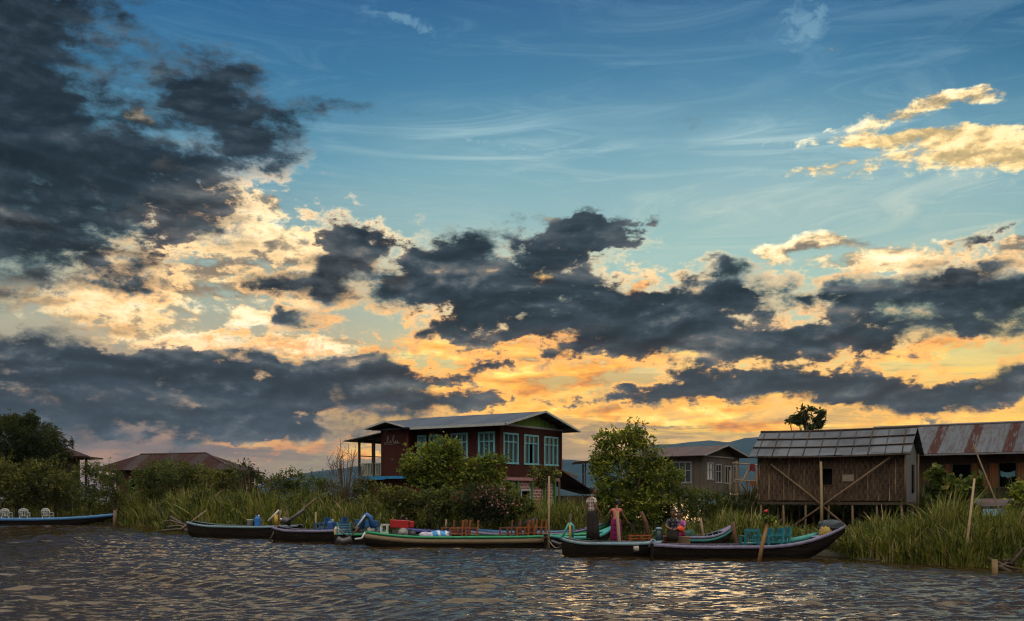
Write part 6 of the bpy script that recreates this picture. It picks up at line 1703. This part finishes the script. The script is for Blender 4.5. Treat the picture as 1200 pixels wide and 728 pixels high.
def person(label, loc, rotz, J, E, arms, head_c, look, h=1.0, female=False, clothes=(), hair_long=False, group=None):
    """J/E: joints and bones; arms: {'R': (direction, palm normal, curl)}; head_c centre of the head; look = (turn, nod)"""
    root = thing('person', label, 'person', loc, rotz, group)
    for s_, (d, pn, cu) in arms.items(): hand(J, E, s_, J[s_+'wrist'][:3], d, pn, .95 if not female else .85, cu)
    m = mb_from(skin_mesh(J, E, 'pelvis'))
    # head: skull and jaw with brow, nose, mouth, chin and ears on the same mesh
    R = Matrix.Rotation(look[0], 3, 'Z') @ Matrix.Rotation(look[1], 3, 'X'); hc = Vector(head_c); k = .95 if female else 1.0
    rings = []
    prof = [(-.118, .030, .045, .028), (-.105, .048, .060, .022), (-.075, .060, .072, .014), (-.035, .068, .084, .006), (.005, .074, .092, .0), (.045, .077, .096, -.004), (.08, .068, .086, -.006), (.106, .044, .058, -.006), (.118, .014, .02, -.006)]
    n = 16
    for z, rx, ry, oy in prof:
        r_ = []
        for q in range(n):
            a = 2*PI*q/n; x, y = rx*math.cos(a), ry*math.sin(a)+oy
            front = max(0, math.sin(a))**6
            if abs(z+.035) < .02: y += .012*front*(abs(math.cos(a)) < .3)
            if abs(z-.005) < .02: y -= .006*max(0, math.sin(a))**3*(abs(math.cos(a)) > .2)
            r_.append(hc+R @ Vector((x, y, z))*k)
        rings.append(r_)
    m.loft(rings)
    nose = [(0, .090, .02), (0, .100, -.01), (0, .112, -.03), (0, .092, -.045)]
    m.tube([hc+R @ Vector(p)*k for p in nose], [.008, .012, .016, .010], 8)
    m.tube([hc+R @ Vector(p)*k for p in ((-.024, .084, -.068), (0, .092, -.066), (.024, .084, -.068))], [.004, .008, .004], 6)
    for s_ in (-1, 1):
        m.ball(hc+R @ Vector((s_*.078, -.005, -.005))*k, (.012*k, .022*k, .032*k), 8, 6)
    body = m.build('body', m_skin, root)
    e = MB()
    for s_ in (-1, 1): e.ball(hc+R @ Vector((s_*.030, .082, .012))*k, .010*k, 8, 6)
    e.build('eyes', m_eye, root)
    hm = MB(); rings = []
    for z, rx, ry, oy, cut in ((-.055, .070, .075, -.030, .0), (-.02, .079, .092, -.022, .0), (.02, .083, .100, -.012, .2), (.055, .085, .104, -.006, .7), (.09, .075, .094, -.006, 1), (.118, .05, .064, -.006, 1), (.130, .014, .02, -.006, 1)):
        r_ = []
        for q in range(n):
            a = 2*PI*q/n; y = ry*math.sin(a)
            if cut < 1: y = min(y, -.02+cut*.09)
            r_.append(hc+R @ Vector((rx*math.cos(a)*(1.0), y+oy, z))*k)
        rings.append(r_)
    hm.loft(rings)
    if hair_long:
        hm.ball(hc+R @ Vector((0, -.105, .02))*k, (.045, .04, .045), 10, 8)
    hm.build('hair', m_hair, root)
    for nm, me_or_mb, mt in clothes:
        me_or_mb.build(nm, mt, root)
    return root
def loft_skirt(rows, n=40, folds=.045, seed=1):
    """rows: (cx, cy, z, rx, ry), waist first"""
    rs = np.random.default_rng(seed); ph = rs.uniform(0, 6.28, 3); m = MB(); rings = []
    for i, (cx, cy, z, rx, ry) in enumerate(rows):
        t = i/(len(rows)-1); r_ = []
        for q in range(n):
            a = 2*PI*q/n; f = 1+folds*t*2*(math.sin(3*a+ph[0])+.7*math.sin(5*a+ph[1]+t*2)+.5*math.sin(8*a+ph[2]))
            r_.append((cx+rx*f*math.cos(a), cy+ry*f*math.sin(a), z+.012*t*math.sin(4*a+ph[1])))
        rings.append(r_)
    m.loft(rings); return m

# the man standing in the black boat, seen from his right and a little from behind, looking to the right
m_shirt_m = checkmat('cream checked shirt', (.46, .40, .34), (.24, .17, .14), (.10, .06, .05), 9)
m_longyi_d = checkmat('dark checked longyi', (.022, .018, .016), (.014, .012, .012), (.032, .024, .02), 7)
x = boat_x(b8, 694, 0); w = inboat(b8, x, 0, sheer(b8, x)+.03)
pr = b8[1]; dk = MB(); a = []
for k in range(7):
    xx = x-.8+1.6*k/6; ww = float(np.interp(xx, [p[0] for p in pr], [p[1] for p in pr])); a.append([(xx, -ww+.06, sheer(b8, xx)-.01), (xx, ww-.06, sheer(b8, xx)-.01)])
dk.loft(a, closed=False, smooth=False); dk.loft([[(p, q, r-.03) for p, q, r in rr][::-1] for rr in a], closed=False); dk.build('stern_deck', m_hullin, b8[0])
J = {'pelvis': (0, 0, .93, .125), 'spine': (0, .01, 1.10, .115), 'chest': (0, -.01, 1.28, .125), 'neckb': (0, -.015, 1.43, .06), 'neck': (0, .0, 1.50, .052), 'headb': (0, .02, 1.56, .05),
     'Rsho': (.165, -.015, 1.385, .062), 'Relb': (.215, .02, 1.10, .043), 'Rfore': (.20, .12, .97, .037), 'Rwrist': (.18, .20, .885, .027),
     'Lsho': (-.165, -.015, 1.385, .062), 'Lelb': (-.225, -.08, 1.12, .043), 'Lfore': (-.19, -.05, .99, .037), 'Lwrist': (-.13, .0, .90, .027),
     'Rhip': (.085, 0, .88, .095), 'Rknee': (.095, .03, .49, .058), 'Rank': (.095, -.02, .09, .038), 'Rtoe': (.10, .14, .03, .032),
     'Lhip': (-.085, 0, .88, .095), 'Lknee': (-.10, .06, .49, .058), 'Lank': (-.10, .06, .09, .038), 'Ltoe': (-.11, .22, .03, .032)}
E = [('pelvis', 'spine'), ('spine', 'chest'), ('chest', 'neckb'), ('neckb', 'neck'), ('neck', 'headb'), ('chest', 'Rsho'), ('Rsho', 'Relb'), ('Relb', 'Rfore'), ('Rfore', 'Rwrist'), ('chest', 'Lsho'), ('Lsho', 'Lelb'), ('Lelb', 'Lfore'), ('Lfore', 'Lwrist'),
     ('pelvis', 'Rhip'), ('Rhip', 'Rknee'), ('Rknee', 'Rank'), ('Rank', 'Rtoe'), ('pelvis', 'Lhip'), ('Lhip', 'Lknee'), ('Lknee', 'Lank'), ('Lank', 'Ltoe')]
def shirt_of(J, torso, sleeves, grow=.022):
    JJ = {}; EE = []
    for n_ in torso: v = J[n_]; JJ[n_] = (*v[:3], v[3]+grow)
    EE += list(zip(torso[:-1], torso[1:]))
    for s_, t in sleeves.items():
        a, b = Vector(J[s_+'sho'][:3]), Vector(J[s_+'elb'][:3]); c = a.lerp(b, t)
        JJ[s_+'sho'] = (*a, J[s_+'sho'][3]+grow*.8); JJ[s_+'slv'] = (*c, .068 if grow > .02 else .06)
        EE += [('chest', s_+'sho'), (s_+'sho', s_+'slv')]
    return mb_from(skin_mesh(JJ, EE, 'chest'))
J['hem'] = (0, .0, .84, .15)
sh = shirt_of(J, ['hem', 'pelvis', 'spine', 'chest', 'neckb'], {'R': .72, 'L': .72}); del J['hem']
sk = loft_skirt([(0, 0, 1.0, .165, .145), (0, 0, .90, .19, .17), (0, .01, .7, .205, .185), (.01, .02, .4, .212, .195), (.015, .03, .10, .222, .205)], seed=3)
person('man standing in the black boat in a cream checked shirt and long dark skirt', w, math.radians(-62), J, E, {'R': ((-.1, .4, -.6), (-.8, .2, 0), .6), 'L': ((.4, .5, -.5), (.6, 0, .2), .6)}, (0, .035, 1.655), (math.radians(-14), math.radians(2)), clothes=(('shirt', sh, m_shirt_m), ('longyi', sk, m_longyi_d)))

# the woman in pink, back turned, left elbow out and right hand reaching down
m_pink = paint('coral pink blouse', (.42, .105, .09), (.28, .065, .06), .8, 8, .2)
m_magenta = checkmat('magenta longyi', (.21, .012, .075), (.13, .008, .055), (.05, .006, .03), 6)
p = P(722, 640, 33.4)
J = {'pelvis': (0, 0, .86, .115), 'spine': (0, .03, 1.01, .10), 'chest': (0, .07, 1.16, .108), 'neckb': (0, .10, 1.29, .05), 'neck': (0, .12, 1.35, .045), 'headb': (0, .14, 1.39, .045),
     'Rsho': (.14, .09, 1.25, .052), 'Relb': (.21, .16, 1.02, .036), 'Rfore': (.26, .25, .91, .031), 'Rwrist': (.32, .33, .83, .024),
     'Lsho': (-.14, .07, 1.25, .052), 'Lelb': (-.285, .03, 1.09, .036), 'Lfore': (-.25, .15, .98, .031), 'Lwrist': (-.17, .22, .92, .024),
     'Rhip': (.08, 0, .81, .09), 'Rknee': (.085, .05, .44, .055), 'Rank': (.085, -.02, .08, .035), 'Rtoe': (.09, .13, .03, .028),
     'Lhip': (-.08, 0, .81, .09), 'Lknee': (-.085, .04, .44, .055), 'Lank': (-.085, -.03, .08, .035), 'Ltoe': (-.09, .12, .03, .028)}
J['hem'] = (0, .0, .78, .135)
sh = shirt_of(J, ['hem', 'pelvis', 'spine', 'chest', 'neckb'], {'R': .5, 'L': .5}, .018); del J['hem']
sk = loft_skirt([(0, 0, .93, .145, .13), (0, 0, .80, .18, .165), (0, .01, .6, .19, .175), (0, .01, .32, .192, .178), (0, .01, .10, .20, .185)], seed=5)
zf = floorz(sup, boat_x(sup, 730))
person('woman in a coral pink blouse and magenta skirt bending slightly with her back turned', (p.x, 33.4, .26), math.radians(-22), J, E[:], {'R': ((.5, .45, -.7), (-.6, .3, 0), .5), 'L': ((.5, .5, -.4), (0, .3, -.8), .5)}, (0, .175, 1.475), (math.radians(-20), math.radians(-16)), female=True, hair_long=True, clothes=(('blouse', sh, m_pink), ('longyi', sk, m_magenta)))

# two people sitting low behind the flask
def seated(label, px, Y, zseat, rotz, shirt, skirt, bow=.12, seed=1, female=False):
    p = P(px, 620, Y)
    J = {'pelvis': (0, 0, .12, .12), 'spine': (0, .04, .29, .108), 'chest': (0, .04+bow, .46, .115), 'neckb': (0, .05+bow*1.3, .60, .055), 'neck': (0, .07+bow*1.4, .665, .048), 'headb': (0, .09+bow*1.5, .71, .046),
         'Rsho': (.155, .03+bow*1.2, .555, .056), 'Relb': (.23, .18+bow, .33, .039), 'Rfore': (.17, .30+bow, .29, .034), 'Rwrist': (.10, .40+bow, .27, .025),
         'Lsho': (-.155, .03+bow*1.2, .555, .056), 'Lelb': (-.23, .18+bow, .33, .039), 'Lfore': (-.17, .30+bow, .28, .034), 'Lwrist': (-.10, .40+bow, .25, .025),
         'Rhip': (.09, .02, .10, .095), 'Rknee': (.13, .42, .20, .062), 'Rank': (.11, .40, -.22, .038), 'Rtoe': (.12, .54, -.29, .03),
         'Lhip': (-.09, .02, .10, .095), 'Lknee': (-.13, .42, .20, .062), 'Lank': (-.11, .40, -.22, .038), 'Ltoe': (-.12, .54, -.29, .03)}
    J['hem'] = (0, -.01, .06, .14)
    sh = shirt_of(J, ['hem', 'pelvis', 'spine', 'chest', 'neckb'], {'R': .8, 'L': .8}, .02); del J['hem']
    sk = MB(); rings = []
    for (cx, cy, cz, rx, rz) in ((0, -.10, .10, .15, .10), (0, .05, .10, .20, .13), (0, .25, .13, .215, .125), (0, .42, .17, .215, .12), (0, .50, .12, .20, .13), (0, .50, -.02, .19, .09), (0, .48, -.16, .19, .07)):
        rings.append([(cx+rx*math.cos(2*PI*k/18), cy+(.10*math.sin(2*PI*k/18) if cz < .11 and cy > .3 else 0), cz+rz*math.sin(2*PI*k/18)*(1 if not (cz < .11 and cy > .3) else .2)) for k in range(18)])
    sk.loft(rings)
    return person(label, (p.x, Y, zseat), rotz, J, E[:], {'R': ((-.4, .8, -.1), (0, 0, -1), .5), 'L': ((.4, .8, -.1), (0, 0, -1), .5)}, (0, .12+bow*1.6, .80), (0, math.radians(-14)), female=female, hair_long=female, clothes=(('shirt', sh, shirt), ('longyi', sk, skirt)))
m_plaid = checkmat('dark plaid shirt', (.05, .05, .075), (.02, .02, .03), (.22, .22, .26), 8)
m_purple = paint('purple pink blouse', (.36, .10, .28), (.22, .05, .18), .8, 8, .2)
seated('person sitting in a dark plaid shirt behind the dark flask', 789, 33.6, .60, math.radians(168), m_plaid, m_longyi_d, .10, 1)
seated('person in a purple pink blouse half hidden behind the person in plaid', 798, 34.2, .52, math.radians(150), m_purple, m_magenta, .05, 2, True)
# seats for them in the dinghy with the crates
mb = MB(); q = P(791, 0, 33.6); mb.box((q.x+.05, 33.75, .30), (.9, .55, .55)); bxo = mb.build('plank_box', m_wood, None, .01); tag(bxo, 'low wooden box that the two seated people sit on', 'box')
q = P(797, 619, 33.1); b_ = bundle('orange_pouch', 'bright orange red pouch on the lap of the person in plaid', Vector((q.x, 33.12, q.z-.1)), .28, .16, .16, paint('orange red cloth', (.60, .07, .015), (.42, .04, .012), .7, 9), 15, .5); b_.rotation_euler = (0, .5, .4)
